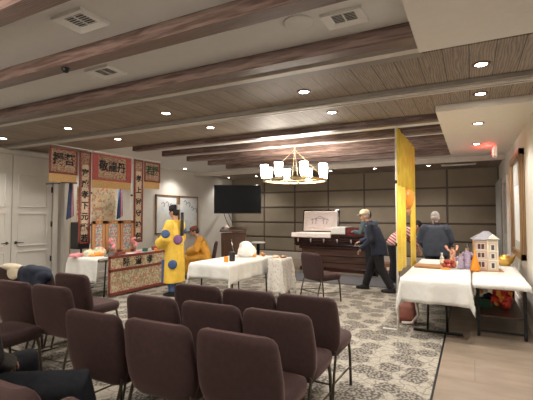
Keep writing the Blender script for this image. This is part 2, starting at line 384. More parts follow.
# double doors in the left wall
def door_leaf(num, y0, y1, handle_y):
    r = thing('door_%d' % num, None, None, (XL, y0, 0)); struct(r)
    w = y1-y0; b = MB(); b.box((0.02, w/2, 1.39), (0.04, w, 2.74))
    for z0, z1 in ((0.22, 0.80), (0.92, 1.58), (1.72, 2.38)):       # moulded panel rims
        for (cy, cz, sy, sz) in ((w/2, z0, w-0.24, 0.03), (w/2, z1, w-0.24, 0.03), (0.12, (z0+z1)/2, 0.03, z1-z0), (w-0.12, (z0+z1)/2, 0.03, z1-z0)):
            b.box((0.046, cy, cz), (0.02, sy, sz), bev=0.005, seg=1)
    b.build('door_panel', M['door'], r)
    hb = MB(); hb.lathe([(0.03, 0), (0.03, 0.015), (0.012, 0.02), (0.012, 0.06)], seg=14)
    hb.bm.transform(Matrix.Rotation(PI/2, 4, 'Y')); s_ = 1 if handle_y < w/2 else -1
    hb.tube([(0.055, 0, 0), (0.06, 0.06*s_, 0.0), (0.058, 0.13*s_, -0.004)], [0.012, 0.011, 0.009])
    h_ = hb.build('handle', M['black'], r); h_.location = (0.04, handle_y, 0.99)
    for z in (0.6, 1.35, 2.1):
        hi = MB(); hi.box((0.05, 0, 0), (0.02, 0.025, 0.12)); q = hi.build('hinge', M['black'], r); q.location = (0, w-0.01 if s_ > 0 else 0.01, z)
door_leaf(1, 4.68, 5.52, 0.08)
door_leaf(2, 3.80, 4.66, 0.78)
b = MB()
b.box((XL+0.03, 5.60, 1.42), (0.06, 0.12, 2.84), bev=0.01); b.box((XL+0.03, 3.72, 1.42), (0.06, 0.12, 2.84), bev=0.01); b.box((XL+0.03, 4.66, 2.83), (0.06, 1.98, 0.10), bev=0.01)
trim(b, M['door'])
b = MB(); b.box((XL+0.05, 5.85, ZC/2), (0.10, 0.14, ZC), bev=0.01); b.box((XL+0.03, 6.02, ZC/2), (0.06, 0.08, ZC), bev=0.01); trim(b, M['door'])
# doorway and curtain in the right wall, far end
b = MB()
for y in (9.5, 10.75): b.box((XR-0.03, y, 1.15), (0.06, 0.1, 2.3), bev=0.008)
b.box((XR-0.03, 10.12, 2.33), (0.06, 1.35, 0.1), bev=0.008); trim(b, M['door'])
r = thing('door_3', None, None, (XR, 9.56, 0)); struct(r)
b = MB(); b.box((-0.015, 0.56, 1.14), (0.03, 1.12, 2.24))
for z0, z1 in ((0.3, 1.0), (1.12, 2.1)):
    b.box((-0.035, 0.56, z0), (0.02, 0.85, 0.03)); b.box((-0.035, 0.56, z1), (0.02, 0.85, 0.03)); b.box((-0.035, 0.14, (z0+z1)/2), (0.02, 0.03, z1-z0)); b.box((-0.035, 0.98, (z0+z1)/2), (0.02, 0.03, z1-z0))
b.build('door_panel', M['curtain'], r)
c = MB(); pts = []
k = 60
for z in (0.05, 2.42):
    pts.append([V((XR-0.07+0.028*math.sin(i*0.95), 10.95+1.7*i/k, z)) for i in range(k+1)] + [V((XR-0.078+0.028*math.sin(i*0.95), 10.95+1.7*i/k, z)) for i in range(k, -1, -1)])
c.rings(pts); c.build('c', M['curtain']); o = bpy.data.objects['c']; o.name = 'curtain'
tag(o, 'pale grey pleated curtain hanging at the far end of the right wall', 'curtain')

# ------------------------------------------------------------------ lights and ceiling fittings
def lamp(loc, energy, size=0.06, spot=2.3, col=(1.0, 0.93, 0.85)):
    l = bpy.data.lights.new('spot', 'SPOT'); l.energy = energy; l.spot_size = spot; l.spot_blend = 0.75
    l.shadow_soft_size = size; l.color = col
    o = bpy.data.objects.new('downlight_lamp', l); COL.objects.link(o); o.location = loc; return o
def downlight0():
    t = thing('recessed_downlight', 'x', 'ceiling light')
    b = MB(); b.rings([[V((r*math.cos(2*PI*k/24), r*math.sin(2*PI*k/24), z)) for k in range(24)] for r, z in ((0.052, 0.0), (0.052, -0.008), (0.078, -0.006), (0.081, 0.0))], cap=False)
    b.build('trim_ring', M['brown'], t)
    b = MB(); b.lathe([(0.001, -0.004), (0.052, -0.004), (0.052, 0.0), (0.001, 0.0)], seg=24); b.build('lens', M['disc'], t)
    return t
DL = [((-7.40, 4.03, ZP), 'above the double doors, left end of the nearer row', 0.8), ((-5.63, 4.03, ZP), 'in the nearer plank ceiling row, in front of the left banners', 1),
      ((-3.62, 4.03, ZP), 'in the nearer plank ceiling row, third from the left wall', 1), ((-1.63, 4.03, ZP), 'in the nearer plank ceiling row, fourth from the left wall', 1),
      ((0.10, 4.03, ZP), 'in the nearer plank ceiling row, beside the right wall', 1), ((-5.63, 5.02, ZP), 'in the farther plank ceiling row, nearest the left banners', 1),
      ((-3.60, 5.02, ZP), 'in the farther plank ceiling row, second from the left', 1), ((-1.63, 5.02, ZP), 'in the farther plank ceiling row, above the right half of the chairs', 1.3),
      ((0.11, 5.02, ZP), 'in the farther plank ceiling row, beside the right wall', 1), ((0.10, 6.25, ZS), 'the nearer one in the smooth soffit on the right', 1),
      ((0.10, 8.05, ZS), 'the farther one in the smooth soffit, in front of the exit sign', 1), ((-1.04, 11.7, ZP), 'above the far panelled wall, nearest the right corner', 0.9),
      ((-2.5, 11.7, ZP), 'above the far panelled wall, second from the right', 1), ((-3.85, 11.7, ZP), 'above the casket, near the far panelled wall', 1.3),
      ((-7.70, 9.43, ZC), 'above the two framed pictures on the left wall', 1), ((-3.9, 8.80, ZC), 'added unseen between the last two beams to brighten the casket', 1.5), ((-1.7, 8.80, ZC), 'added unseen between the last two beams to brighten the people', 1),  # both lamps between the last beams are added, unseen, to brighten casket and people
      ((-7.67, 6.70, ZC), 'in the left coffer, hidden just behind the wide banner', 1),
      ((-7.85, 12.1, ZP), 'in the far left corner', 0.8), ((-6.7, 12.1, ZP), 'above the far wall beside the television', 0.8)]
d0 = downlight0()
for i, (p, where, e) in enumerate(DL):
    t = d0 if i == 0 else dup(d0)
    t.location = p; t['label'] = 'recessed ceiling light ' + where; t['group'] = 'recessed ceiling lights'
    lamp((p[0], p[1], p[2]-0.03), 55*e)
for p in ((-6.2, 2.6, ZC), (-1.5, -1.0, ZC), (-4.6, -1.0, ZC), (-7.0, 0.4, ZC), (0.2, 1.5, ZS), (0.2, -1.5, ZS)):
    t = dup(d0); t.location = p; t['group'] = 'recessed ceiling lights'
    t['label'] = 'small round recessed ceiling light in the ceiling nearest the viewer'
    lamp((p[0], p[1], p[2]-0.03), 60 if p[1] > 1 else 22)
def vent(loc, sx, sy, label):
    t = thing('ceiling_vent', label, 'vent', loc)
    b = MB(); w = 0.045
    b.rings([[V((x, y, 0)) for x, y in ((-sx/2, -sy/2), (sx/2, -sy/2), (sx/2, sy/2), (-sx/2, sy/2))],
             [V((x*0.97, y*0.97, -0.022)) for x, y in ((-sx/2, -sy/2), (sx/2, -sy/2), (sx/2, sy/2), (-sx/2, sy/2))],
             [V((x*0.55, y*0.55, -0.006)) for x, y in ((-sx/2, -sy/2), (sx/2, -sy/2), (sx/2, sy/2), (-sx/2, sy/2))]], cap=False)
    b.flat().build('vent_frame', M['white'], t)
    b = MB(); b.box((0, 0, -0.003), (sx*0.56, sy*0.56, 0.004)); b.build('vent_backing', M['mat'], t)
    b = MB()
    for k in range(6):
        y = -sy*0.3 + sy*0.6*k/5; b.box((0, y*0.8, -0.006), (sx*0.55, 0.014, 0.003), rot=(0.5, 0, 0))
    b.box((0, 0, -0.007), (0.012, sy*0.55, 0.004)); b.build('louvre', M['white'], t)
vent((-2.48, 1.86, ZC), 0.32, 0.25, 'white square ceiling vent between the two nearest beams, farthest left')
vent((-3.16, 2.66, ZC), 0.32, 0.25, 'white ceiling vent behind the second beam from the viewer')
vent((-0.78, 2.70, ZC), 0.30, 0.22, 'white ceiling vent beside the smooth soffit corner, top of the photo')
vent((-0.30, 11.85, ZP), 0.85, 0.20, 'long thin white ceiling vent near the far right corner')
b = MB(); b.lathe([(0.11, 0), (0.11, -0.006), (0.10, -0.009), (0.001, -0.009)], seg=32)
tag(b.build('ceiling_speaker', M['ceil'], loc=(-1.10, 2.62, ZC)), 'flat round ceiling speaker painted like the ceiling, left of the vent', 'speaker')
b = MB(); b.lathe([(0.035, 0), (0.035, -0.01), (0.02, -0.035), (0.005, -0.04)], seg=16)
tag(b.build('sprinkler_head', M['blacksteel'], loc=(-3.15, 2.22, 2.84)), 'small dark sprinkler head on the underside of the second beam', 'sprinkler')
# chandelier
ch = thing('chandelier', 'round brass ring chandelier with eight glowing white glass shades hanging from the beams', 'chandelier', (-3.05, 7.05, 0))
R_ = 0.60; zr = 2.22
b = MB(); K = 48
ring = [[V((rr*math.cos(2*PI*k/K), rr*math.sin(2*PI*k/K), zz)) for rr, zz in ((R_-0.02, zr-0.02), (R_+0.02, zr-0.02), (R_+0.02, zr+0.02), (R_-0.02, zr+0.02))] for k in range(K)]
b.rings(ring+[ring[0]], cap=False); b.flat().build('ring', M['brass'], ch)
b = MB(); b.lathe([(0.07, ZC), (0.07, ZC-0.02), (0.03, ZC-0.05), (0.012, ZC-0.06), (0.012, ZC-0.14)], seg=20); b.build('canopy', M['brass'], ch)
for k in range(4):
    a = 0.5+k*PI/2; b = MB(); b.tube([(0, 0, ZC-0.13), (R_*math.cos(a), R_*math.sin(a), zr+0.02)], 0.0045, 8); b.build('suspension_rod', M['brass'], ch)
b = MB(); b.tube([(-R_*0.98, 0, zr), (R_*0.98, 0, zr)], 0.010, 8); b.build('cross_bar', M['brass'], ch)
for k in range(2):
    b = MB(); b.ell((-0.08+0.16*k, -0.0, zr-0.05), 0.022); b.tube([(-0.08+0.16*k, 0, zr-0.04), (-0.08+0.16*k, 0, zr)], 0.006); b.build('finial', M['brass'], ch)
for k in range(8):
    a = -0.10+k*PI/4; x, y = R_*math.cos(a), R_*math.sin(a)
    b = MB(); b.lathe([(0.012, zr+0.02), (0.03, zr+0.035), (0.04, zr+0.05), (0.02, zr+0.055)], (x, y, 0), 14); cup = b.build('lamp_cup', M['brass'], ch)
    b = MB(); b.lathe([(0.056, zr+0.04), (0.068, zr+0.10), (0.078, zr+0.29), (0.074, zr+0.29), (0.054, zr+0.05)], (x, y, 0), 18)
    b.build('glass_shade', M['shade'], cup)
    l = bpy.data.lights.new('bulb', 'POINT'); l.energy = 6.5; l.color = (1, 0.88, 0.74); l.shadow_soft_size = 0.05
    o = bpy.data.objects.new('bulb_lamp', l); COL.objects.link(o); o.location = (-3.05+x, 7.05+y, zr+0.36)
# a second chandelier hangs in the nearer coffer, behind the viewer
ch2 = dup(ch); ch2.location = (-3.0, -0.45, 0); ch2['label'] = 'matching brass ring chandelier in the nearer half of the room, behind the viewer'
for k in range(4):
    a = k*PI/2
    l = bpy.data.lights.new('bulb', 'POINT'); l.energy = 26; l.color = (1, 0.86, 0.72); l.shadow_soft_size = 0.06
    o = bpy.data.objects.new('bulb_lamp', l); COL.objects.link(o); o.location = (-3.0+R_*math.cos(a), -0.45+R_*math.sin(a), zr+0.36)
# exit sign
ex = thing('exit_sign', 'small white exit sign with red glowing letters hung under the soffit on the right', 'sign', (0.40, 8.40, ZS-0.2))
b = MB(); b.box((0, 0, 0.08), (0.06, 0.32, 0.19), bev=0.006); b.box((0, 0, 0.19), (0.03, 0.1, 0.03)); b.build('housing', M['paper'], ex)
text('EXIT', 0.17, M['exitred'], ex, face_negx(-0.032, 0, 0.08))
l = bpy.data.lights.new('exit', 'POINT'); l.energy = 2.6; l.color = (1, 0.03, 0.02); l.shadow_soft_size = 0.03
o = bpy.data.objects.new('exit_lamp', l); COL.objects.link(o); o.location = (0.28, 8.40, ZS-0.07)

# ------------------------------------------------------------------ banquet chairs
def make_chair():
    t = thing('banquet_chair', 'x', 'chair')
    # origin under the seat; y=0 at the back face, facing +Y
    b = MB(); secs = []
    for z, w, th in ((0.385, 0.215, 0.030), (0.41, 0.250, 0.042), (0.50, 0.278, 0.050), (0.62, 0.284, 0.050), (0.78, 0.272, 0.046), (0.835, 0.262, 0.044), (0.862, 0.242, 0.034), (0.876, 0.20, 0.018)):
        y = 0.035 + (0.876-z)*0.17
        r = []; K = 24
        for k in range(K):
            a = 2*PI*k/K; cx, cy = math.cos(a), math.sin(a)
            r.append(V((w*math.copysign(abs(cx)**0.28, cx), y+th*math.copysign(abs(cy)**0.6, cy)+0.03*(abs(cx)**2)*0.6, z)))
        secs.append(r)
    b.rings(secs); b.build('backrest', M['fabric'], t)
    b = MB(); secs = []
    for z, s_ in ((0.395, 0.90), (0.405, 0.98), (0.455, 1.02), (0.490, 0.985), (0.503, 0.85)):
        r = []; K = 32
        for k in range(K):
            a = 2*PI*k/K; cx, cy = math.cos(a), math.sin(a)
            r.append(V((0.268*s_*math.copysign(abs(cx)**0.3, cx), 0.325+0.24*s_*math.copysign(abs(cy)**0.35, cy), z)))
        secs.append(r)
    b.rings(secs); b.build('seat', M['fabric'], t)
    for s_ in (-1, 1):
        b = MB(); b.tube([(0.245*s_, -0.01, 0.0), (0.245*s_, 0.045, 0.25), (0.245*s_, 0.10, 0.42), (0.20*s_, 0.075, 0.55)], 0.011, 8); b.build('leg', M['frame'], t)
        b = MB(); b.tube([(0.242*s_, 0.545, 0.0), (0.242*s_, 0.52, 0.30), (0.238*s_, 0.50, 0.395), (0.23*s_, 0.44, 0.405), (0.24*s_, 0.12, 0.40)], 0.0135, 8); b.build('leg', M['frame'], t)
    b = MB(); b.box((0, 0.31, 0.398), (0.46, 0.40, 0.012)); b.tube([(-0.24, 0.03, 0.19), (0.24, 0.03, 0.19)], 0.008, 8)
    b.tube([(-0.24, 0.03, 0.19), (-0.241, 0.53, 0.17)], 0.008, 8); b.tube([(0.24, 0.03, 0.19), (0.241, 0.53, 0.17)], 0.008, 8)
    b.build('seat_frame', M['frame'], t)
    return t
c0 = make_chair(); first = True
CH = [(-2.37, 3.04, 0, 'left end of the front row, before the white bundle'), (-1.80, 3.04, 0, 'middle of the three in the front row'),
      (-1.25, 3.06, 0, 'right end of the front row, seat jutting over the carpet'), (-2.39, 2.45, 0, 'left end of the second row, middle block'),
      (-1.80, 2.46, 0, 'middle of the three in the second row'), (-1.24, 2.47, 0, 'right end of the second row, middle block'),
      (-2.37, 1.86, 0, 'left end of the nearest full row, beyond the jeans'), (-1.79, 1.87, 0, 'middle of the three in the nearest full row'),
      (-1.22, 1.90, 0, 'right end of the nearest full row, largest in view'),
      (-4.11, 2.97, 0.02, 'just before the altar cloth, end of the left block'), (-4.70, 2.93, 0.05, 'with a blue jacket thrown over its back'),
      (-5.26, 2.95, 0.05, 'with a pale garment over its back, left edge'),
      (-3.59, 2.37, 0.02, 'aisle end of the left block, second row'), (-4.18, 2.36, 0.02, 'left block second row, its back cut by the photo edge'),
      (-3.86, 1.82, 0, 'only its seat corner showing at the left edge'),
      (-1.76, 0.90, 0, 'nearest at the bottom left corner, only its top showing'), (-1.13, 0.93, 0, 'only a sliver of its top above the bottom edge'),
      (-2.56, 0.97, 0, 'under the person in dark jeans, bottom left'),
      (-2.60, 6.60, -0.55, 'standing alone on the carpet before the casket'), (-5.72, 8.32, 2.15, 'under the seated person in the ochre robe')]
for x, y, rz, w in CH:
    t = c0 if first else dup(c0); first = False
    t.location = (x, y, 0); t.rotation_euler.z = rz
    t['label'] = 'maroon banquet chair, ' + w
    if 'alone' not in w and 'ochre' not in w: t['group'] = 'maroon banquet chairs in rows'

# ------------------------------------------------------------------ cloths and tables
def drape(x0, x1, y0, y1, z, drops, seed=0, amp=0.018, step=0.045, th=0.004):
    # drops: (left, right, near, far) overhangs; one sheet folded down over the table edges
    rnd = random.Random(seed); ph = [rnd.uniform(0, 6.28) for _ in range(8)]
    L, R2, N, F = drops
    nx = int((x1-x0+L+R2)/step)+1; ny = int((y1-y0+N+F)/step)+1
    bm = bmesh.new(); g = []
    for i in range(nx+1):
        row = []
        for j in range(ny+1):
            u = x0-L+(x1-x0+L+R2)*i/nx; v = y0-N+(y1-y0+N+F)*j/ny
            cx = min(max(u, x0), x1); cy = min(max(v, y0), y1)
            du, dv = abs(u-cx), abs(v-cy); sx = math.copysign(1, u-cx); sy = math.copysign(1, v-cy)
            if du < 1e-6 and dv < 1e-6:
                p = V((cx, cy, z + 0.002*math.sin(u*23+ph[0])*math.sin(v*19+ph[1])))
            else:
                d = max(du, dv); e = min(du, dv)
                k = d/0.3
                wv = amp*k*(math.sin((v if du >= dv else u)*13+ph[2])+0.6*math.sin((v if du >= dv else u)*29+ph[3]))
                px, py = cx, cy
                if du >= dv: px += sx*(0.010+0.012*k+wv+e*0.16); py += sy*e*0.22
                else: py += sy*(0.010+0.012*k+wv+e*0.16); px += sx*e*0.22
                dd = d*0.97 + e*0.42
                p = V((px, py, z - dd + 0.006))
            row.append(bm.verts.new(p))
        g.append(row)
    for i in range(nx):
        for j in range(ny):
            f = bm.faces.new((g[i][j], g[i+1][j], g[i+1][j+1], g[i][j+1])); f.smooth = True
    me = bpy.data.meshes.new('tablecloth'); bm.to_mesh(me); bm.free(); return me
def cloth(me, m, label, cat='tablecloth', name='tablecloth', th=0.004):
    me.materials.append(m); o = link(name, me)
    s = o.modifiers.new('s', 'SOLIDIFY'); s.thickness = th; s.offset = 1
    return tag(o, label, cat)
def folding_table(x0, x1, y0, y1, z, label, T=True, ins=0.3):
    t = thing('folding_table', label, 'table', ((x0+x1)/2, (y0+y1)/2, 0)); w, d = x1-x0, y1-y0
    b = MB(); b.box((0, 0, z-0.02), (w, d, 0.035), bev=0.006); b.build('tabletop', M['white'], t)
    long_y = d > w
    for s_ in (-1, 1):
        if T:
            b = MB(); yy = s_*(d/2-ins)
            b.tube([(-0.10, yy, z-0.04), (-0.12, yy, 0.03)], 0.014, 8); b.tube([(0.10, yy, z-0.04), (0.12, yy, 0.03)], 0.014, 8)
            b.box((0, yy, 0.018), (w*0.82, 0.05, 0.03), bev=0.008); b.tube([(-0.11, yy, 0.42), (0.11, yy, 0.42)], 0.010, 8)
            b.build('leg', M['blacksteel'], t)
        else:
            for q in (-1, 1):
                b = MB(); b.tube([(q*(w/2-0.06), s_*(d/2-0.2), z-0.04), (q*(w/2-0.06), s_*(d/2-0.16), 0.0)], 0.014, 8); b.build('leg', M['blacksteel'], t)
    return t
# right hand tables
folding_table(-0.79, -0.06, 5.38, 7.75, 0.735, 'folding table under the big white cloth at the right, beside the yellow banner')
cloth(drape(-0.82, -0.04, 5.33, 7.78, 0.742, (0.36, 0.26, 0.31, 0.3), 3), M['cloth'], 'white cloth draped over the folding table beside the yellow banner')
t = thing('console_table', 'black legged console table with a lower shelf against the right wall', 'table', (0.31, 6.42, 0))
b = MB(); b.box((0, 0.27, 0.695), (0.55, 2.1, 0.03)); b.build('tabletop', M['blacksteel'], t)
for sx in (-1, 1):
    for sy in (-1, 1):
        b = MB(); b.box((sx*0.255, 0.2+sy*0.80, 0.34), (0.035, 0.035, 0.68)); b.build('leg', M['blacksteel'], t)
b = MB(); b.box((0, 0.2, 0.26), (0.50, 1.60, 0.02)); b.build('shelf', M['bier'], t)
b = MB(); b.box((0, -0.60, 0.07), (0.5, 0.02, 0.02)); b.box((0, 1.0, 0.07), (0.5, 0.02, 0.02)); b.build('stretcher', M['blacksteel'], t)
cloth(drape(0.0, 0.60, 5.60, 7.95, 0.714, (0.03, 0.07, 0.08, 0.2), 8, 0.012), M['cloth'], 'white cloth over the narrow console table by the right wall')
# middle table
folding_table(-4.25, -3.50, 5.42, 7.0, 0.735, 'folding table under a white cloth in the middle of the room', T=False)
cloth(drape(-4.27, -3.49, 5.38, 7.02, 0.742, (0.30, 0.32, 0.26, 0.25), 11, 0.02), M['cloth'], 'white cloth on the middle table with the white bundle on it')
t = thing('side_table', 'small table under the patterned cloth right of the middle table', 'table', (-3.19, 6.68, 0))
b = MB(); b.box((0, 0, 0.725), (0.24, 0.42, 0.03), bev=0.006); b.build('tabletop', M['white'], t)
for sx in (-1, 1):
    for sy in (-1, 1):
        b = MB(); b.tube([(sx*0.10, sy*0.18, 0.71), (sx*0.10, sy*0.18, 0)], 0.012, 8); b.build('leg', M['blacksteel'], t)
cloth(drape(-3.32, -3.06, 6.46, 6.90, 0.745, (0.04, 0.62, 0.62, 0.3), 5, 0.014), M['floralcloth'], 'pale patterned cloth hanging nearly to the floor on the small side table')
# altar
folding_table(-6.88, -6.11, 5.06, 7.30, 0.735, 'folding altar table behind the red embroidered front', T=False)
cloth(drape(-6.92, -6.09, 5.02, 7.32, 0.742, (0.20, 0.0, 0.46, 0.2), 21, 0.016), M['cloth'], 'white cloth on the altar table, hanging down at its near end')
af = thing('altar_frontal', 'red bordered embroidered altar frontal with three black characters', 'altar cloth', (-6.02, 5.18, 0))
b = MB(); b.box((0, 1.05, 0.42), (0.012, 2.1, 0.70)); b.build('embroidered_panel', M['brocade_front'], af)
b = MB()
for cy, cz, sy, sz in ((1.05, 0.755, 2.1, 0.05), (1.05, 0.50, 2.1, 0.05), (1.05, 0.06, 2.1, 0.06), (0.025, 0.41, 0.05, 0.72), (2.08, 0.41, 0.05, 0.72)):
    b.box((0.008, cy, cz), (0.012, sy, sz), bev=0.002, seg=1)
b.build('red_border', M['red'], af)
for i, cc in enumerate('院道孝'): text(cc, 0.175, M['ink'], af, face_x(0.014, 0.43+0.315*i, 0.625), bold=0.004)

# ------------------------------------------------------------------ banners over the altar
def ban(y0, y1, z0, z1, chars, vertical, label, fringe=0.16, size=0.235, side=False, xx=-6.92, border='red'):
    t = thing('embroidered_banner', label, 'banner', (xx, y0, z0)); w, h_ = y1-y0, z1-z0
    b = MB(); K = 16
    rs = []
    for i in range(K+1):
        y = w*i/K; dx = 0.006*math.sin(i*1.1)
        rs.append([V((dx-0.003, y, fringe)), V((dx+0.003, y, fringe)), V((dx+0.003, y, h_)), V((dx-0.003, y, h_))])
    b.rings(rs); b.build('cloth_panel', M['brocade'], t)
    b = MB(); bw = 0.036 if not vertical else 0.038
    for cy, cz, sy, sz in ((w/2, h_-bw/2, w, bw), (w/2, fringe+bw/2, w, bw), (bw/2, (h_+fringe)/2, bw, h_-fringe), (w-bw/2, (h_+fringe)/2, bw, h_-fringe)):
        b.box((0.006, cy, cz), (0.016, sy, sz), bev=0.002, seg=1)
    if side:
        for cy in (0.09, w-0.09): b.box((0.005, cy, (h_+fringe)/2), (0.015, 0.13, h_-fringe))
    b.build('border', M['brightred' if side else border], t)
    if fringe > 0.03:
        b = MB()
        for i in range(int(w/0.018)): b.box((0.0, 0.009+0.018*i, fringe/2), (0.006, 0.014, fringe))
        b.build('fringe', M['fringe'], t)
    if vertical:
        pz = (h_-0.34)/len(chars)
        b = MB(); b.box((0.006, w/2, (h_-0.25)/2+0.03), (0.006, w-0.13, h_-0.36)); b.build('writing_strip', M['cardboard'] if False else M['stripgold'], t)
        for i, cc in enumerate(chars): text(cc, size, M['ink'], t, face_x(0.012, w/2, h_-0.40-pz*(i+0.2)), bold=0.006)
    else:
        m0 = 0.17 if side else 0.06
        for i, cc in enumerate(chars): text(cc, size, M['darkgreen' if '若援' == chars else 'ink'], t, face_x(0.012, m0+(w-2*m0)*(i+0.5)/len(chars), (h_+fringe)/2+0.02), bold=0.0055)
    return t
M['stripgold'] = mat('writing_strip_gold', (0.55, 0.42, 0.30), 0.7, var=0.2, vscale=40)
ban(4.58, 5.17, 2.17, 2.83, '援菩', False, 'embroidered banner with two black characters and gold fringe, farthest left over the altar')
ban(5.50, 6.56, 2.12, 2.84, '敬龍丹', False, 'wide embroidered banner with three black characters between the two poles', side=True)
ban(6.97, 7.50, 2.19, 2.84, '若援', False, 'small fringed banner with two dark green characters, farthest right over the altar')
ban(5.19, 5.46, 0.96, 2.83, '宮威孝下元龍若', True, 'long vertical scroll with a column of black characters left of the shrine', fringe=0.02, size=0.16, xx=-6.89)
ban(6.62, 6.90, 0.90, 2.84, '孝上宗守神保', True, 'long vertical scroll with a column of black characters right of the shrine', fringe=0.02, size=0.16, xx=-6.89)
fr = thing('banner_stand', 'white metal banner stand with two tall poles behind the altar table', 'stand', (-6.90, 5.48, 0))
for yy in (0.0, 1.09):
    b = MB(); b.tube([(0, yy, 0.02), (0, yy, 2.88)], 0.014, 10); b.build('pole', M['white'], fr)
    b = MB(); b.tube([(-0.25, yy, 0.015), (0.06, yy, 0.015)], 0.012, 8); b.build('foot', M['white'], fr)
    for z in (1.35, 2.0):
        b = MB(); b.box((0.0, yy, z), (0.04, 0.04, 0.04), bev=0.005); b.build('clamp', M['black'], fr)
b = MB(); b.tube([(-0.012, -0.98, 2.87), (-0.012, 2.04, 2.87)], 0.010, 8); b.build('crossbar', M['white'], fr)
# hangings behind the altar
t = thing('painted_tapestry', 'cream and red painted hanging behind the shrine screens', 'hanging', (-7.75, 6.1, 0.85))
b = MB(); b.box((0, 0.36, 0.70), (0.01, 0.80, 1.40)); b.build('cloth_panel', M['tapestry'], t)
b = MB(); b.tube([(0, -0.1, 1.41), (0, 0.82, 1.41)], 0.012, 8); b.build('hanging_rod', M['brown'], t)
b = MB(); b.tube([(0, 0.0, 0.0), (0, 0, -0.82)], 0.012, 8); b.tube([(0, 0.72, 0.0), (0, 0.72, -0.82)], 0.012, 8); b.tube([(-0.15, 0, -0.84), (0.15, 0, -0.84)], 0.012, 8); b.tube([(-0.15, 0.72, -0.84), (0.15, 0.72, -0.84)], 0.012, 8); b.build('stand', M['brown'], t)
for y, lab in ((5.62, 'blue and red folded pennant hanging left of the painted hanging'), (6.98, 'blue and red folded pennant hanging right of the painted hanging')):
    t = thing('pennant', lab, 'pennant', (-7.72, y, 1.45))
    b = MB(); b.prism([(-0.09, 0.0), (0.07, 0.08), (0.035, 0.9), (-0.02, 0.9)], -0.02, 0.02, 'x'); b.build('cloth', M['blue'], t)
    b = MB(); b.prism([(0.0, 0.05), (0.04, 0.08), (0.03, 0.8), (0.01, 0.8)], 0.02, 0.03, 'x'); b.build('stripe', M['pink'], t)
    b = MB(); b.tube([(0, 0, 0.9), (0, 0, -1.44)], 0.010, 8); b.build('pole', M['brass'], t)
t = thing('floral_hanging', 'orange and green floral hanging strip beside the left scroll', 'hanging', (-7.70, 5.76, 0.9))
b = MB(); b.box((0, 0.13, 0.6), (0.01, 0.26, 1.35)); b.build('cloth_panel', M['floral2'] if 'floral2' in M else M['tapestry'], t)
b = MB(); b.tube([(0, 0.13, 1.29), (0, 0.13, -0.88)], 0.010, 8); b.box((0, 0.13, -0.885), (0.2, 0.2, 0.02)); b.build('stand', M['brown'], t)
t = thing('speaker_cabinet', 'black box cabinet standing behind the altar left of the scroll', 'speaker', (-7.42, 5.6, 0))
b = MB(); b.box((0, 0, 1.12), (0.26, 0.34, 0.56), bev=0.012); b.build('cabinet', M['black'], t)
b = MB(); b.lathe([(0.09, 0), (0.08, 0.01), (0.02, -0.0)], seg=20); b.bm.transform(Matrix.Rotation(PI/2, 4, 'Y')); o = b.build('driver', M['mat'], t); o.location = (0.13, 0, 1.05)
b = MB(); b.tube([(0, 0, 0.84), (0, 0, 0.02)], 0.02); b.box((0, 0, 0.012), (0.36, 0.36, 0.024)); b.build('stand', M['blacksteel'], t); t.location.y = 5.62; t.location.x = -7.35

# shrine screens on the altar
def screen(y, rot, lab, w=0.40):
    t = thing('shrine_screen', lab, 'screen', (-6.62, y, 0.752), rot)
    b = MB()
    for cy, cz, sy, sz in ((0.035, 0.34, 0.07, 0.68), (w-0.035, 0.34, 0.07, 0.68), (w/2, 0.03, w, 0.07), (w/2, 0.65, w, 0.07)): b.box((0, cy, cz), (0.03, sy, sz), bev=0.003)
    b.build('frame', M['shrinewood'], t)
    b = MB(); b.box((0, w/2, 0.34), (0.012, w-0.07, 0.60)); b.build('painted_panel', M['painting'], t)
screen(5.30, 0.0, 'left painted screen of the three on the altar', 0.30)
screen(5.62, 0.0, 'middle brown framed painted screen on the altar', 0.36)
screen(6.00, 0.0, 'right brown framed painted screen on the altar', 0.36)
def heap(name, lab, cat, loc, items):
    t = thing(name, lab, cat, loc)
    for nm, m, c, r in items:
        b = MB(); b.ell(c, r); b.build(nm, M[m], t)
    return t
heap('offering_cloth', 'orange and cream patterned cloth heaped at the left of the altar', 'cloth', (-6.62, 5.25, 0.75), [('fold', 'tapestry', (0, 0.0, 0.04), (0.14, 0.12, 0.09)), ('fold', 'tapestry', (0.02, 0.2, 0.05), (0.13, 0.15, 0.12)), ('fold', 'orange', (0.05, 0.1, 0.02), (0.14, 0.2, 0.05))])
b = MB(); b.box((0, 0, 0.03), (0.16, 0.26, 0.06), rot=(0, 0, 0.3), bev=0.02)
tag(b.build('pink_packet', M['pink'], loc=(-6.75, 5.06, 0.75)), 'pink packet sticking out over the left end of the altar', 'packet')
t = thing('dark_hat', 'small dark brown hat lying near the altar edge', 'hat', (-6.25, 5.45, 0.75))
b = MB(); b.lathe([(0.13, 0), (0.13, 0.008), (0.07, 0.015), (0.065, 0.06), (0.04, 0.085), (0.001, 0.09)], seg=20); b.build('hat_body', M['mat'], t)
b = MB(); b.lathe([(0.068, 0.014), (0.070, 0.016), (0.069, 0.035), (0.066, 0.036)], seg=20, cap=False); b.build('hat_band', M['brown'], t)
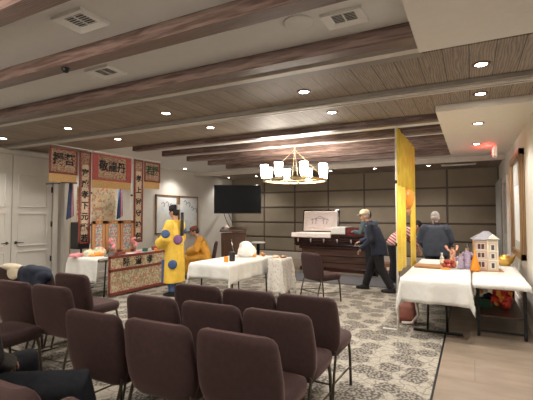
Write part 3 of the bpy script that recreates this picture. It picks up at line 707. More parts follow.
for i, (x, y, sx, sy, sz, m, lab) in enumerate(((-6.35, 5.75, 0.12, 0.2, 0.05, 'red', 'flat red packet on the altar in front of the screens'), (-6.2, 5.95, 0.10, 0.12, 0.02, 'paper', 'white sheet of paper on the altar edge'),
        (-6.3, 6.15, 0.12, 0.28, 0.03, 'pink', 'long pink folded paper on the altar'), (-6.4, 6.5, 0.1, 0.12, 0.07, 'green', 'small green box on the altar'),
        (-6.25, 6.7, 0.10, 0.12, 0.06, 'orange', 'orange packet on the right part of the altar'), (-6.45, 6.85, 0.12, 0.14, 0.08, 'brightred', 'bright red box at the right end of the altar'))):
    b = MB(); b.box((0, 0, sz/2), (sx, sy, sz), rot=(0, 0, 0.2*i), bev=min(0.008, sz/3)); tag(b.build('altar_packet', M[m], loc=(x, y, 0.752)), lab, 'packet', 'offerings on the altar')
for y, lab in ((5.68, 'pink paper flower before the left painted screen'), (6.28, 'pink paper flower before the right painted screen')):
    t = thing('paper_flower', lab, 'flower', (-6.5, y, 0.752))
    b = MB(); b.lathe([(0.03, 0), (0.035, 0.05), (0.025, 0.1)], seg=12); b.build('pot', M['red'], t)
    b = MB()
    for k in range(9): b.ell((0.035*math.cos(k*0.7), 0.05*math.sin(k*0.7), 0.14+0.02*k), (0.03, 0.035, 0.03))
    b.build('petals', M['pink'], t)
t = thing('incense_burner', 'wooden post with a slanting stick on the altar beside the priest', 'incense holder', (-6.3, 7.0, 0.752))
b = MB(); b.box((0, 0, 0.13), (0.09, 0.09, 0.26), bev=0.006); b.build('post', M['shrinewood'], t)
b = MB(); b.box((0, 0, 0.275), (0.13, 0.13, 0.03), bev=0.005); b.build('cap', M['brass'], t)
b = MB(); b.tube([(0, 0, 0.29), (0.12, 0.35, 0.24)], 0.008, 8); b.build('stick', M['brown'], t)

# framed pictures on the left wall
for y0, y1, lab, seed in ((8.75, 9.72, 'left framed pale blue picture on the left wall behind the priest', 1), (9.78, 10.75, 'right framed pale blue picture on the left wall', 2)):
    t = thing('framed_picture', lab, 'picture', (XL+0.0, y0, 0.98)); w = y1-y0
    b = MB(); h_ = 1.18
    for cy, cz, sy, sz in ((0.02, h_/2, 0.04, h_), (w-0.02, h_/2, 0.04, h_), (w/2, 0.02, w, 0.04), (w/2, h_-0.02, w, 0.04)): b.box((0.025, cy, cz), (0.05, sy, sz), bev=0.003)
    b.build('frame', M['bwood'], t)
    b = MB(); b.box((0.015, w/2, h_/2), (0.02, w-0.08, h_-0.08)); b.build('print', M['artprint'], t)
    b = MB(); q = random.Random(seed)
    for k in range(4):
        y = 0.25+0.18*k; z = 0.95-0.05*k+q.uniform(-.05, .05)
        b.tube([(0.028, y, z), (0.028, y+0.07, z+0.05), (0.028, y+0.14, z-0.02), (0.028, y+0.10, z-0.1)], 0.007, 6)
    b.build('brush_strokes', M['charcoal' if seed == 2 else 'red'], t)
    b = MB()
    for k in range(7): b.ell((0.026, q.uniform(0.12, w-0.12), q.uniform(0.1, 0.75)), (0.003, 0.022, 0.022))
    b.build('dots', M['artdot'] if 'artdot' in M else M['teal'], t)
# big framed picture on the right wall
t = thing('framed_picture', 'large wood framed picture on the right wall above the console table', 'picture', (XR, 6.85, 0.88))
b = MB(); w, h_ = 1.62, 1.66
for cy, cz, sy, sz in ((0.05, h_/2, 0.10, h_), (w-0.05, h_/2, 0.10, h_), (w/2, 0.05, w, 0.10), (w/2, h_-0.05, w, 0.10)): b.box((-0.035, cy, cz), (0.07, sy, sz), bev=0.008)
b.build('frame', M['bwood'], t)
b = MB(); b.box((-0.012, w/2, h_/2), (0.02, w-0.2, h_-0.2)); b.build('print', M['curtain'], t)
b = MB(); b.box((-0.025, w/2, h_*0.42), (0.006, w-0.7, h_-0.75)); b.build('image_area', M['artprint'], t)

# ------------------------------------------------------------------ television, lectern, pedestal
t = thing('television', 'large black flat television on the wall in the far left corner', 'television', (-7.15, 11.58, 1.6), 0.48); t.scale = (1.05, 1, 1.04)
b = MB(); b.box((0, 0, 0.475), (1.55, 0.05, 0.95), bev=0.008); b.build('housing', M['black'], t)
b = MB(); b.box((0, -0.028, 0.48), (1.51, 0.004, 0.90)); b.build('screen', M['screen'], t)
b = MB(); b.box((0, 0.06, 0.48), (0.4, 0.07, 0.4)); b.tube([(0, 0.08, 0.48), (-0.25, 1.0, 0.48), (-0.35, 1.60, 0.48)], 0.03, 8); b.build('wall_bracket', M['blacksteel'], t)
b = MB(); b.tube([(-0.45, 0.03, 0.0), (-0.38, 0.2, -0.25), (-0.25, 0.5, -0.55)], 0.012, 6); b.tube([(-0.3, 0.03, 0.0), (-0.2, 0.3, -0.3), (-0.05, 0.55, -0.6)], 0.012, 6); b.build('cable', M['black'], t)
t = thing('lectern', 'dark wooden lectern standing below the television', 'lectern', (-5.80, 9.2, 0), 0.48)
b = MB(); b.prism([(-0.31, 0), (0.31, 0), (0.33, 1.06), (-0.33, 1.06)], -0.2, 0.22, 'y'); b.build('body', M['lectern'], t)
b = MB(); b.prism([(-0.27, 1.10), (0.27, 1.18), (0.27, 1.21), (-0.27, 1.13)][::1], -0.36, 0.36, 'x'); b.build('top', M['lectern'], t)
b = MB()
for cx, cz, sx, sz in ((0, 0.12, 0.5, 0.03), (0, 0.9, 0.5, 0.03), (-0.25, 0.5, 0.03, 0.8), (0.25, 0.5, 0.03, 0.8)): b.box((cx, -0.205, cz), (sx, 0.02, sz))
b.build('moulding', M['lectern'], t)
b = MB(); b.tube([(0.02, -0.21, 0.55), (-0.02, -0.23, 0.72), (-0.04, -0.235, 0.86)], [0.022, 0.016, 0.01]); b.ell((-0.04, -0.235, 0.88), 0.025); b.build('ornament', M['silver'], t)
heap('paper_bundle', 'small pinkish paper bundle on top of the lectern', 'bundle', (-6.0, 9.1, 1.18), [('sheet', 'satin', (0, 0, 0.05), (0.06, 0.05, 0.07)), ('sheet', 'paper', (0.05, 0.02, 0.03), (0.05, 0.05, 0.04))])
t = thing('pedestal_table', 'small round white topped pedestal table beside the lectern', 'table', (-5.42, 9.9, 0))
b = MB(); b.lathe([(0.19, 0.75), (0.20, 0.76), (0.20, 0.775), (0.19, 0.785)], seg=28); b.build('tabletop', M['white'], t)
b = MB(); b.lathe([(0.17, 0), (0.17, 0.02), (0.05, 0.05), (0.04, 0.4), (0.05, 0.72), (0.08, 0.75)], seg=20); b.build('pedestal', M['blacksteel'], t)

# ------------------------------------------------------------------ casket
t = thing('casket', 'open polished mahogany casket with pinkish white lining', 'casket', (-3.42, 10.75, 0)); 
def shell(L, prof, mb, x0):   # prof (half width, z)
    pass
b = MB(); Lc = 1.20
secs = []
for f_, z in ((0.93, 0.68), (0.96, 0.70), (0.985, 0.72), (0.955, 0.75), (0.975, 0.93), (1.0, 0.95), (1.02, 0.98), (1.0, 1.0)):
    r = []
    for x, y in ((-1.0, -0.72), (-0.94, -1), (0.94, -1), (1.0, -0.72), (1.0, 0.72), (0.94, 1), (-0.94, 1), (-1.0, 0.72)):
        r.append(V((x*Lc*f_, y*0.34*f_, z)))
    secs.append(r)
b.rings(secs); b.flat().build('body', M['mahog'], t)
b = MB(); 
for sy in (-1,):
    b.tube([(-1.05, -0.40, 0.84), (1.05, -0.40, 0.84)], 0.018, 10)
    for k in range(6):
        x = -0.95+1.9*k/5; b.box((x, -0.365, 0.84), (0.05, 0.07, 0.09), bev=0.01)
b.build('handle_rail', M['mahog'], t)
for k in range(6):
    x = -0.95+1.9*k/5; q = MB(); q.box((x, -0.412, 0.86), (0.045, 0.03, 0.07), bev=0.01); q.ell((x, -0.42, 0.81), 0.02); q.build('handle_mount', M['silver'], t)
# left half: interior and lid
b = MB(); b.box((-0.60, 0, 1.02), (1.15, 0.62, 0.06), bev=0.03, seg=3); b.box((-0.6, -0.34, 0.985), (1.18, 0.07, 0.14), bev=0.03, seg=3); b.build('lining', M['satin'], t)
lid = [(-0.0, 0), (-0.02, 0.16), (0.05, 0.24), (0.12, 0.24)]
b = MB(); b.box((-0.56, 0.40, 1.36), (1.14, 0.08, 0.70), rot=(-0.16, 0, 0), bev=0.035, seg=3); b.build('open_lid', M['mahog'], t)
lm = Matrix.Translation((-0.56, 0.40, 1.36)) @ Matrix.Rotation(-0.16, 4, 'X')
b = MB(); b.box((0, -0.05, 0), (1.04, 0.05, 0.60), bev=0.024, seg=3); b.bm.transform(lm); b.build('lid_lining', M['satin'], t)
b = MB(); b.box((0, -0.085, -0.0), (0.80, 0.03, 0.44), bev=0.014, seg=2); b.bm.transform(lm); b.build('lid_cushion', M['satin'], t)
b = MB()   # embroidered temple with two columns and garlands
b.tube([(-0.14, -0.104, 0.08), (0, -0.104, 0.14), (0.14, -0.104, 0.08)], 0.006, 6); b.tube([(-0.16, -0.104, 0.075), (0.16, -0.104, 0.075)], 0.006, 6)
for x in (-0.22, -0.12, 0.12, 0.22): b.tube([(x, -0.104, 0.05), (x, -0.104, -0.09)], 0.007, 6)
for s_ in (-1, 1): b.tube([(s_*0.28, -0.104, 0.02), (s_*0.22, -0.104, 0.06), (s_*0.12, -0.104, 0.05), (s_*0.08, -0.104, 0.01)], 0.007, 6)
b.bm.transform(lm); b.build('embroidery', M['purple'], t)
# right half: closed rounded lid
b = MB(); b.prism([(-0.35, 1.0), (-0.35, 1.06), (-0.30, 1.13), (-0.18, 1.20), (0.18, 1.20), (0.30, 1.13), (0.35, 1.06), (0.35, 1.0)], 0.02, 1.20, 'x'); b.flat().build('closed_lid', M['mahog_lid'] if 'mahog_lid' in M else M['mahog'], t)
me = drape(-0.03, 0.36, -0.355, 0.30, 1.215, (0.02, 0.0, 0.20, 0.1), 4, 0.008, 0.03)
me.transform(Matrix.Translation((-3.38, 10.75, 0))); cloth(me, M['cloth'], 'white blanket folded over the middle of the casket lid', 'blanket', 'blanket')
t = thing('casket_bier', 'low wide dark wooden bier that carries the casket', 'bier', (-3.28, 10.75, 0))
b = MB(); b.box((0, 0, 0.645), (2.2, 0.66, 0.06), bev=0.01); b.build('top_frame', M['mahog'], t)
b = MB(); b.box((0, 0, 0.33), (2.06, 0.56, 0.60)); b.build('skirt_panel', M['bier'], t)
b = MB(); b.box((0, 0, 0.05), (2.16, 0.64, 0.10), bev=0.01); b.build('base', M['mahog'], t)
b = MB()
for z in (0.24, 0.42): b.box((0, -0.285, z), (2.06, 0.012, 0.02))
b.build('moulding', M['mahog'], t)
b = MB(); b.box((0, 0, 0.008), (3.9, 1.35, 0.016), bev=0.004); tag(b.build('floor_mat', M['mat'], loc=(-2.65, 9.33, 0)), 'long dark grey floor mat in front of the casket', 'mat')
t = thing('cardboard_box', 'low reddish brown box of things on the floor right of the casket', 'box', (-1.95, 10.75, 0), 0.2)
b = MB(); b.box((0, 0, 0.15), (0.5, 0.4, 0.30), bev=0.006); b.build('box_body', M['cardboard'], t)
b = MB(); b.box((0, -0.203, 0.16), (0.14, 0.006, 0.08)); b.build('paper_label', M['paper'], t)

# ------------------------------------------------------------------ things on the middle table
t = thing('white_bundle', 'rounded white cloth bundle lying on the middle table', 'bundle', (-3.86, 6.6, 0.745))
b = MB()
b.ell((0, 0, 0.10), (0.19, 0.17, 0.15)); b.ell((-0.04, 0.02, 0.21), (0.13, 0.13, 0.09)); b.ell((0.13, -0.03, 0.07), (0.08, 0.09, 0.075))
for k in range(5): b.tube([(-0.14+0.02*k, -0.12, 0.06+0.035*k), (0.02, -0.15+0.02*k, 0.09+0.035*k), (0.14, -0.08, 0.05+0.025*k)], 0.022, 8)
me = blend(b, 0.012, 'bundle_cloth', M['paper'], 2); link('bundle_cloth', me, t)
t = thing('speaker_can', 'black cylindrical can on the middle table before the white bundle', 'can', (-3.72, 5.85, 0.745))
b = MB(); b.lathe([(0.045, 0), (0.050, 0.01), (0.050, 0.15), (0.045, 0.16)], seg=24); b.build('can_body', M['black'], t)
b = MB(); b.lathe([(0.046, 0.161), (0.046, 0.166), (0.001, 0.168)], seg=24); b.build('can_top', M['mat'], t)
b = MB(); b.box((0, 0, 0.05), (0.07, 0.04, 0.10), rot=(0, 0, 0.4), bev=0.008); tag(b.build('orange_packet', M['orange'], loc=(-3.72, 5.66, 0.745)), 'orange packet beside the black can on the middle table', 'packet')
for x, y, m, lab in ((-3.66, 6.55, 'orange', 'small orange fruit on the right side of the middle table'), (-3.60, 6.80, 'tray', 'brown fruit at the far right of the middle table'), (-3.70, 6.92, 'orange', 'orange fruit at the far edge of the middle table')):
    t = thing('fruit', lab, 'fruit', (x, y, 0.745), 0, 'fruit on the middle table')
    b = MB(); b.ell((0, 0, 0.035), (0.038, 0.038, 0.035)); b.build('flesh', M[m], t)
    b = MB(); b.tube([(0, 0, 0.066), (0.004, 0, 0.08)], 0.004, 6); b.build('stem', M['green'], t)
heap('food_pile', 'low heap of brown wrapped food on the small patterned side table', 'food', (-3.19, 6.66, 0.752), [('parcel', 'tapestry', (-0.08, 0, 0.02), (0.07, 0.07, 0.03)), ('parcel', 'tray', (0.05, 0.05, 0.02), (0.06, 0.08, 0.03))])

# ------------------------------------------------------------------ things on the right tables
ZT = 0.748
b = MB(); b.box((0, 0, 0.018), (0.40, 0.28, 0.036), bev=0.006); tag(b.build('wooden_board', M['tray'], loc=(-0.60, 6.55, ZT)), 'flat wooden board lying at the left of the right hand table', 'board')
t = thing('plastic_bottle', 'small clear bottle with white cap standing beyond the wooden board', 'bottle', (-0.44, 7.0, ZT))
b = MB(); b.lathe([(0.03, 0), (0.035, 0.01), (0.035, 0.11), (0.014, 0.15), (0.014, 0.17)], seg=18); b.build('bottle_body', M['glassy'], t)
b = MB(); b.lathe([(0.016, 0.165), (0.016, 0.19), (0.001, 0.192)], seg=14); b.build('cap', M['white'], t)
b = MB(); b.lathe([(0.036, 0.03), (0.036, 0.09)], seg=18, cap=False); b.build('bottle_label', M['tapestry'], t)
t = thing('food_platter', 'white platter under the heap of dark red fruit', 'platter', (-0.32, 6.6, ZT))
b = MB(); b.lathe([(0.10, 0), (0.16, 0.012), (0.165, 0.016), (0.10, 0.008), (0.001, 0.008)], seg=28); b.build('dish', M['white'], t)
q = random.Random(3); k = 0
for dx, dy, dz in ((-0.07, -0.03, 0), (0.0, -0.07, 0), (0.07, -0.02, 0), (0.04, 0.06, 0), (-0.04, 0.05, 0), (0.0, 0.0, 0.05), (-0.04, 0.0, 0.055), (0.045, 0.01, 0.052)):
    b = MB(); b.ell((0, 0, 0.03), (0.038, 0.038, 0.032))
    o = b.build('red_fruit', M['redfruit'] if 'redfruit' in M else M['red'], loc=(-0.32+dx, 6.6+dy, ZT+0.010+dz))
    tag(o, 'dark red fruit heaped on the white platter of the right table', 'fruit', 'dark red fruit on the platter')
b = MB(); b.box((0, 0, 0.012), (0.12, 0.07, 0.024), rot=(0, 0, 0.3), bev=0.008); tag(b.build('orange_slice', M['orange'], loc=(-0.36, 6.40, ZT)), 'orange piece of food at the near side of the red fruit', 'food')
def figurine(loc, rz, h_, robe, lab, hat=None, arms=0.0, name='paper_figurine'):
    t = thing(name, lab, 'figurine', loc, rz); s_ = h_/0.30
    b = MB(); b.lathe([(0.055*s_, 0), (0.050*s_, 0.05*s_), (0.035*s_, 0.13*s_), (0.040*s_, 0.19*s_), (0.018*s_, 0.225*s_), (0.012*s_, 0.24*s_)], seg=16, sy=0.7); b.build('robe', M[robe], t)
    b = MB(); b.ell((0, 0, 0.255*s_), (0.020*s_, 0.022*s_, 0.025*s_)); b.ell((0, 0.021*s_, 0.253*s_), (0.004*s_, 0.006*s_, 0.006*s_)); b.build('head', M['skin'], t)
    for q in (-1, 1):
        b = MB(); b.tube([(q*0.035*s_, 0, 0.205*s_), (q*0.062*s_, 0.01*s_, (0.17+arms*0.05)*s_), (q*(0.05+arms*0.03)*s_, 0.045*s_, (0.14+arms*0.13)*s_)], [0.013*s_, 0.014*s_, 0.018*s_], 8); b.build('sleeve', M[robe], t)
    b = MB()
    if hat: b.lathe([(0.034*s_, 0.268*s_), (0.034*s_, 0.272*s_), (0.024*s_, 0.276*s_), (0.024*s_, 0.305*s_), (0.001, 0.308*s_)], seg=16)
    else: b.ell((0, -0.004*s_, 0.266*s_), (0.021*s_, 0.022*s_, 0.018*s_)); b.ell((0, 0, 0.29*s_), 0.01*s_)
    b.build('hat' if hat else 'hair', M['black'], t); return t
figurine((-0.28, 6.95, ZT), 0.4, 0.34, 'orangered' if 'orangered' in M else 'orange', 'small orange and red paper figurine with raised arms behind the red fruit', None, 1.0)
figurine((-0.16, 6.55, ZT), 0.2, 0.27, 'lilac' if 'lilac' in M else 'purple', 'shorter purple robed paper figurine left of the paper house')
figurine((-0.07, 6.62, ZT), 0.0, 0.36, 'lilac' if 'lilac' in M else 'purple', 'taller purple robed paper figurine with a black hat beside the paper house', True)
t = thing('orange_pagoda', 'glittering orange pineapple shaped paper tower in front of the paper house', 'paper tower', (0.03, 6.62, 0.718))
b = MB(); prof = [(0.055, 0), (0.070, 0.02)]
for k in range(9):
    r = 0.072-0.0068*k; z = 0.03+0.026*k; prof += [(r+0.006, z), (r-0.004, z+0.016)]
b.lathe(prof+[(0.008, 0.28)], seg=18); b.build('tower', M['orange'], t)
b = MB(); b.lathe([(0.008, 0.275), (0.014, 0.30), (0.006, 0.33), (0.001, 0.36)], seg=10); b.build('finial', M['gold'], t)
# paper house
H = thing('paper_house', 'tall cream model house with grey roof and white pediment on the console table', 'model house', (0.17, 6.85, 0.718), 0.12); H.scale = (0.86, 0.86, 0.98)
b = MB(); b.box((0, 0, 0.006), (0.50, 0.40, 0.012)); b.build('base_board', M['tray'], H)
b = MB(); b.box((-0.085, 0, 0.24), (0.19, 0.28, 0.46), bev=0.003); b.build('left_wing', M['pinkwall'] if 'pinkwall' in M else M['housewall'], H)
b = MB(); b.box((0.09, -0.01, 0.245), (0.17, 0.32, 0.47), bev=0.003); b.build('right_wing', M['housewall'], H)
b = MB(); 
for a, c_ in (((-0.215, -0.19, 0.47), (0.215, 0.19, 0.47)),):
    vs = [b.bm.verts.new(p) for p in ((-0.215, -0.20, 0.475), (0.205, -0.20, 0.475), (0.205, 0.19, 0.475), (-0.215, 0.19, 0.475), (-0.02, 0, 0.60), (0.06, 0, 0.60))]
    for f in ((0, 1, 5, 4), (1, 2, 5), (2, 3, 4, 5), (3, 0, 4), (3, 2, 1, 0)): b.bm.faces.new([vs[i] for i in f])
b.build('roof', M['houseroof'], H)
b = MB(); b.prism([(0.0, 0.485), (0.20, 0.485), (0.10, 0.555)], -0.215, -0.10, 'y'); b.build('pediment', M['paper'], H)
for z, h_ in ((0.10, 0.10), (0.24, 0.09), (0.37, 0.10)):
    f = MB(); f.box((-0.085, -0.142, z), (0.12, 0.012, h_)); fo = f.build('window_frame', M['paper'], H)
    for sx in (-1, 1):
        p_ = MB(); p_.box((-0.085+sx*0.028, -0.149, z), (0.045, 0.006, h_*0.78)); p_.build('pane', M['brown'], fo)
    f = MB(); f.box((0.09, -0.172, z-0.01), (0.07, 0.012, h_)); fo = f.build('window_frame', M['paper'], H)
    p_ = MB(); p_.box((0.09, -0.180, z-0.01), (0.045, 0.006, h_*0.75)); p_.build('pane', M['mat'], fo)
b = MB()
for z in (0.165, 0.305, 0.44): b.box((0.09, -0.175, z), (0.18, 0.02, 0.014)); b.box((-0.09, -0.146, z+0.01), (0.19, 0.014, 0.012))
for x in (0.015, 0.165): b.tube([(x, -0.18, 0.01), (x, -0.18, 0.475)], 0.008, 8)
b.build('balcony_ledges', M['paper'], H)
t = thing('gold_ingot', 'big shiny gold paper ingot behind the paper house', 'paper ingot', (0.47, 7.60, 0.718)); t.scale = (1.0, 1.2, 1.15)
b = MB(); b.rings([[V((w*math.cos(a)*1.0, d*math.sin(a), z+0.06*(abs(math.cos(a))**3)*k_)) for a in [2*PI*i/24 for i in range(24)]] for w, d, z, k_ in ((0.07, 0.05, 0, 0), (0.13, 0.085, 0.05, 0.4), (0.165, 0.10, 0.11, 1.0), (0.155, 0.09, 0.112, 1.0), (0.08, 0.06, 0.09, 0))])
b.build('ingot_boat', M['gold'], t); b = MB(); b.ell((0, 0, 0.10), (0.085, 0.065, 0.06)); b.build('ingot_dome', M['gold'], t)
# on the shelf below
t = thing('red_gift_basket', 'red and orange gift basket wrapped in clear film on the console shelf', 'gift basket', (0.36, 6.35, 0.272))
b = MB(); q = random.Random(5)
for k in range(16): b.ell((q.uniform(-.1, .1), q.uniform(-.1, .1), 0.06+q.uniform(0, .2)), q.uniform(.04, .07))
me = blend(b, 0.014, 'wrapped_goods', M['redfoil'], 1); link('wrapped_goods', me, t)
b = MB()
for k in range(6): b.ell((q.uniform(-.09, .09), -0.125, 0.07+q.uniform(0, .17)), (0.035, 0.012, 0.025), rot=(0, k, 0)); b.build('orange_packet', M['orange'], t); b = MB()
b = MB(); b.tube([(0, 0, 0.26), (0.0, 0, 0.33)], [0.05, 0.015]); b.ell((0.0, 0, 0.335), (0.06, 0.03, 0.02)); b.build('film_knot', M['paper'], t)
t = thing('green_box', 'dark green box under the white toy on the console shelf', 'box', (0.12, 6.38, 0.272))
b = MB(); b.box((0, 0, 0.055), (0.22, 0.22, 0.11), bev=0.004); b.build('box_body', M['green'], t); b = MB(); b.box((0, 0, 0.113), (0.225, 0.225, 0.008)); b.build('lid', M['green'], t)
heap('toy_bundle', 'white and dark bundle with an orange patch resting on the green box', 'bundle', (0.13, 6.38, 0.389), [('cloth', 'paper', (-0.02, 0, 0.07), (0.08, 0.08, 0.07)), ('cloth', 'black', (0.06, -0.04, 0.04), (0.05, 0.05, 0.045)), ('patch', 'orange', (-0.03, -0.065, 0.09), (0.03, 0.02, 0.03)), ('patch', 'navy', (0.02, -0.07, 0.04), (0.03, 0.02, 0.03))])
# bag under the table, left
t = thing('tote_bag', 'dark red and brown bag with a pale strap under the right table corner', 'bag', (-0.85, 6.05, 0))
b = MB(); b.rings([[V((w*math.copysign(abs(math.cos(a))**.5, math.cos(a)), d*math.copysign(abs(math.sin(a))**.5, math.sin(a)), z)) for a in [2*PI*i/20 for i in range(20)]] for w, d, z in ((0.12, 0.09, 0.0), (0.14, 0.11, 0.1), (0.13, 0.09, 0.22), (0.11, 0.04, 0.30))]); b.build('bag_body', M['redcap'], t)
b = MB(); b.tube([(0.13, -0.08, 0.32), (0.16, -0.10, 0.15), (0.08, -0.13, 0.03), (-0.06, -0.13, 0.02)], 0.022, 8); b.build('strap', M['trimlight'], t)

# yellow ceremonial banner
t = thing('yellow_banner', 'tall bright yellow banner with a central opening standing beside the right table', 'banner', (-0.90, 5.55, 0))
def strip(y0, y1, z0, z1, nm, m, amp=0.012, x=0.03):
    b = MB(); K = 24; rs = []
    for i in range(K+1):
        y = y0+(y1-y0)*i/K; dx = x+amp*math.sin(y*17)+amp*0.5*math.sin(y*37)
        rs.append([V((dx-0.004, y, z0)), V((dx+0.004, y, z0)), V((dx+0.004, y, z1)), V((dx-0.004, y, z1))])
    b.rings(rs); return b.build(nm, m, t)
strip(-0.03, 1.72, 1.95, 2.72, 'valance', M['banner_yellow']); strip(-0.08, 0.60, 0.80, 1.95, 'drop', M['banner_yellow']); strip(1.12, 1.72, 0.72, 1.95, 'drop', M['banner_yellow'])
strip(0.60, 1.14, 1.90, 2.00, 'tassel_band', M['orange'], 0.01, 0.012); 
b = MB(); b.lathe([(0.05, 1.62), (0.10, 1.70), (0.12, 1.80), (0.09, 1.92), (0.05, 1.96)], (0, 0.86, 0), 14, sy=1.6); b.build('tassel', M['orange'], t)
b = MB(); b.lathe([(0.02, 1.52), (0.07, 1.56), (0.08, 1.62), (0.03, 1.66)], (0, 0.86, 0), 12, sy=1.6); b.build('tassel_tip', M['tray'], t)
for y in (0.0, 1.74):
    b = MB(); b.tube([(0, y, 0.0), (0, y, 2.76)], 0.014, 10); b.build('pole', M['white'], t)
    b = MB(); b.tube([(-0.2, y, 0.012), (0.02, y, 0.012)], 0.012, 8); b.build('foot', M['white'], t)
    for z in (1.15, 2.0): b = MB(); b.box((0, y, z), (0.045, 0.045, 0.045), bev=0.006); b.build('clamp', M['black'], t)
b = MB(); b.tube([(0, -0.02, 2.74), (0, 1.76, 2.74)], 0.012, 8); b.build('crossbar', M['white'], t)

# clothes over chairs
def heap_cloth(name, m, loc, lab, pts, sc=1.0):
    b = MB()
    for c, r in pts: b.ell(c, r)
    me = blend(b, 0.012, name, m, 3); return tag(link(name, me, None, loc), lab, 'jacket' if name == 'jacket' else 'garment')
heap_cloth('jacket', M['navy'], (-4.66, 2.97, 0.86), 'dark blue jacket thrown over a chair back in the left block',
   [((0, 0, 0.02), (0.24, 0.09, 0.06)), ((-0.10, -0.02, 0.0), (0.13, 0.10, 0.09)), ((0.05, -0.05, -0.10), (0.17, 0.035, 0.15)), ((-0.12, -0.06, -0.13), (0.12, 0.035, 0.17)), ((0.16, -0.02, -0.03), (0.11, 0.08, 0.07)), ((-0.05, 0.09, -0.1), (0.18, 0.03, 0.13)), ((0.10, -0.06, -0.2), (0.05, 0.03, 0.12)), ((-0.24, -0.04, -0.05), (0.07, 0.05, 0.12))])
heap_cloth('folded_garment', M['cap'], (-5.2, 2.98, 0.87), 'pale cream garment laid over the chair back at the left edge', [((0, 0, 0.02), (0.22, 0.08, 0.045)), ((0.1, -0.05, -0.05), (0.12, 0.03, 0.08)), ((-0.1, 0.08, -0.05), (0.14, 0.03, 0.08))])
t = thing('metal_rod', 'thin dark jointed rod sticking out left of the banners', 'rod', (-6.92, 4.55, 2.12))
b = MB(); b.tube([(0, -0.02, 0.0), (0, 0.25, 0.03)], 0.014, 6); b.build('rod_section', M['mat'], t)
b = MB(); b.tube([(0, 0.28, 0.05), (0, 0.62, 0.06)], 0.014, 6); b.tube([(0, 0.24, 0.02), (0, 0.30, 0.06)], 0.008, 6); b.build('rod_section', M['mat'], t)

# ------------------------------------------------------------------ people
def hand(b, w, d, palm_n, s=1.0, curl=0.5, left=False):
    # wrist w, direction d, palm normal palm_n; a palm, four curled fingers of different lengths and a thumb from its side
    d = V(d).normalized(); n_ = V(palm_n); n_ = (n_-d*n_.dot(d)).normalized(); u = d.cross(n_)
    if left: u = -u
    w = V(w)
    b.tube([w-d*0.02, w+d*0.02, w+d*0.055, w+d*0.085], [(0.024*s, 0.020*s), (0.030*s, 0.018*s), (0.038*s, 0.016*s), (0.034*s, 0.012*s)], 10)
    for k, L in enumerate((0.068, 0.078, 0.072, 0.056)):
        o_ = u*(0.027-0.018*k)*s
        p0 = w+d*0.07*s+o_; c1 = curl*0.9; c2 = curl*1.7
        d1 = (d*math.cos(c1)+n_*math.sin(c1)); d2 = (d*math.cos(c2)+n_*math.sin(c2)); d3 = (d*math.cos(c2+0.5*curl)+n_*math.sin(c2+0.5*curl))
        p1 = p0+d1*L*0.5*s; p2 = p1+d2*L*0.3*s; p3 = p2+d3*L*0.25*s
        b.tube([p0, p1, p2, p3], [0.0095*s, 0.009*s, 0.008*s, 0.0055*s], 7)
    p0 = w+d*0.025*s+u*0.026*s; p1 = p0+(u*0.7+d*0.7+n_*0.25)*0.035*s; p2 = p1+(d*0.9+u*0.2+n_*0.4)*0.03*s
    b.tube([p0, p1, p2], [0.012*s, 0.010*s, 0.007*s], 7)
def head_parts(c, yaw=0, pitch=0, roll=0, s=1.0):
    return Matrix.Translation(c) @ Matrix.Rotation(yaw, 4, 'Z') @ Matrix.Rotation(pitch, 4, 'X') @ Matrix.Rotation(roll, 4, 'Y') @ Matrix.Diagonal((s, s, s, 1))
def add_head(b, mt):
    h_ = MB()
    h_.ell((0, -0.005, 0.03), (0.076, 0.095, 0.092)); h_.ell((0, 0.022, -0.035), (0.060, 0.068, 0.078))
    h_.ell((0, 0.05, -0.085), (0.032, 0.030, 0.025))
    h_.tube([(0, 0.085, 0.02), (0, 0.100, -0.01), (0, 0.112, -0.028), (0, 0.088, -0.04)], [0.010, 0.012, 0.015, 0.010], 8)
    h_.ell((0, 0.086, -0.062), (0.024, 0.010, 0.006)); h_.ell((0, 0.085, -0.073), (0.020, 0.010, 0.006)); h_.ell((0, 0.078, 0.03), (0.055, 0.018, 0.009))
    for q in (-1, 1): h_.ell((q*0.079, -0.005, -0.012), (0.010, 0.020, 0.032)); h_.ell((q*0.042, 0.058, -0.03), (0.02, 0.018, 0.018))
    h_.bm.transform(mt); b.add(h_.bm)
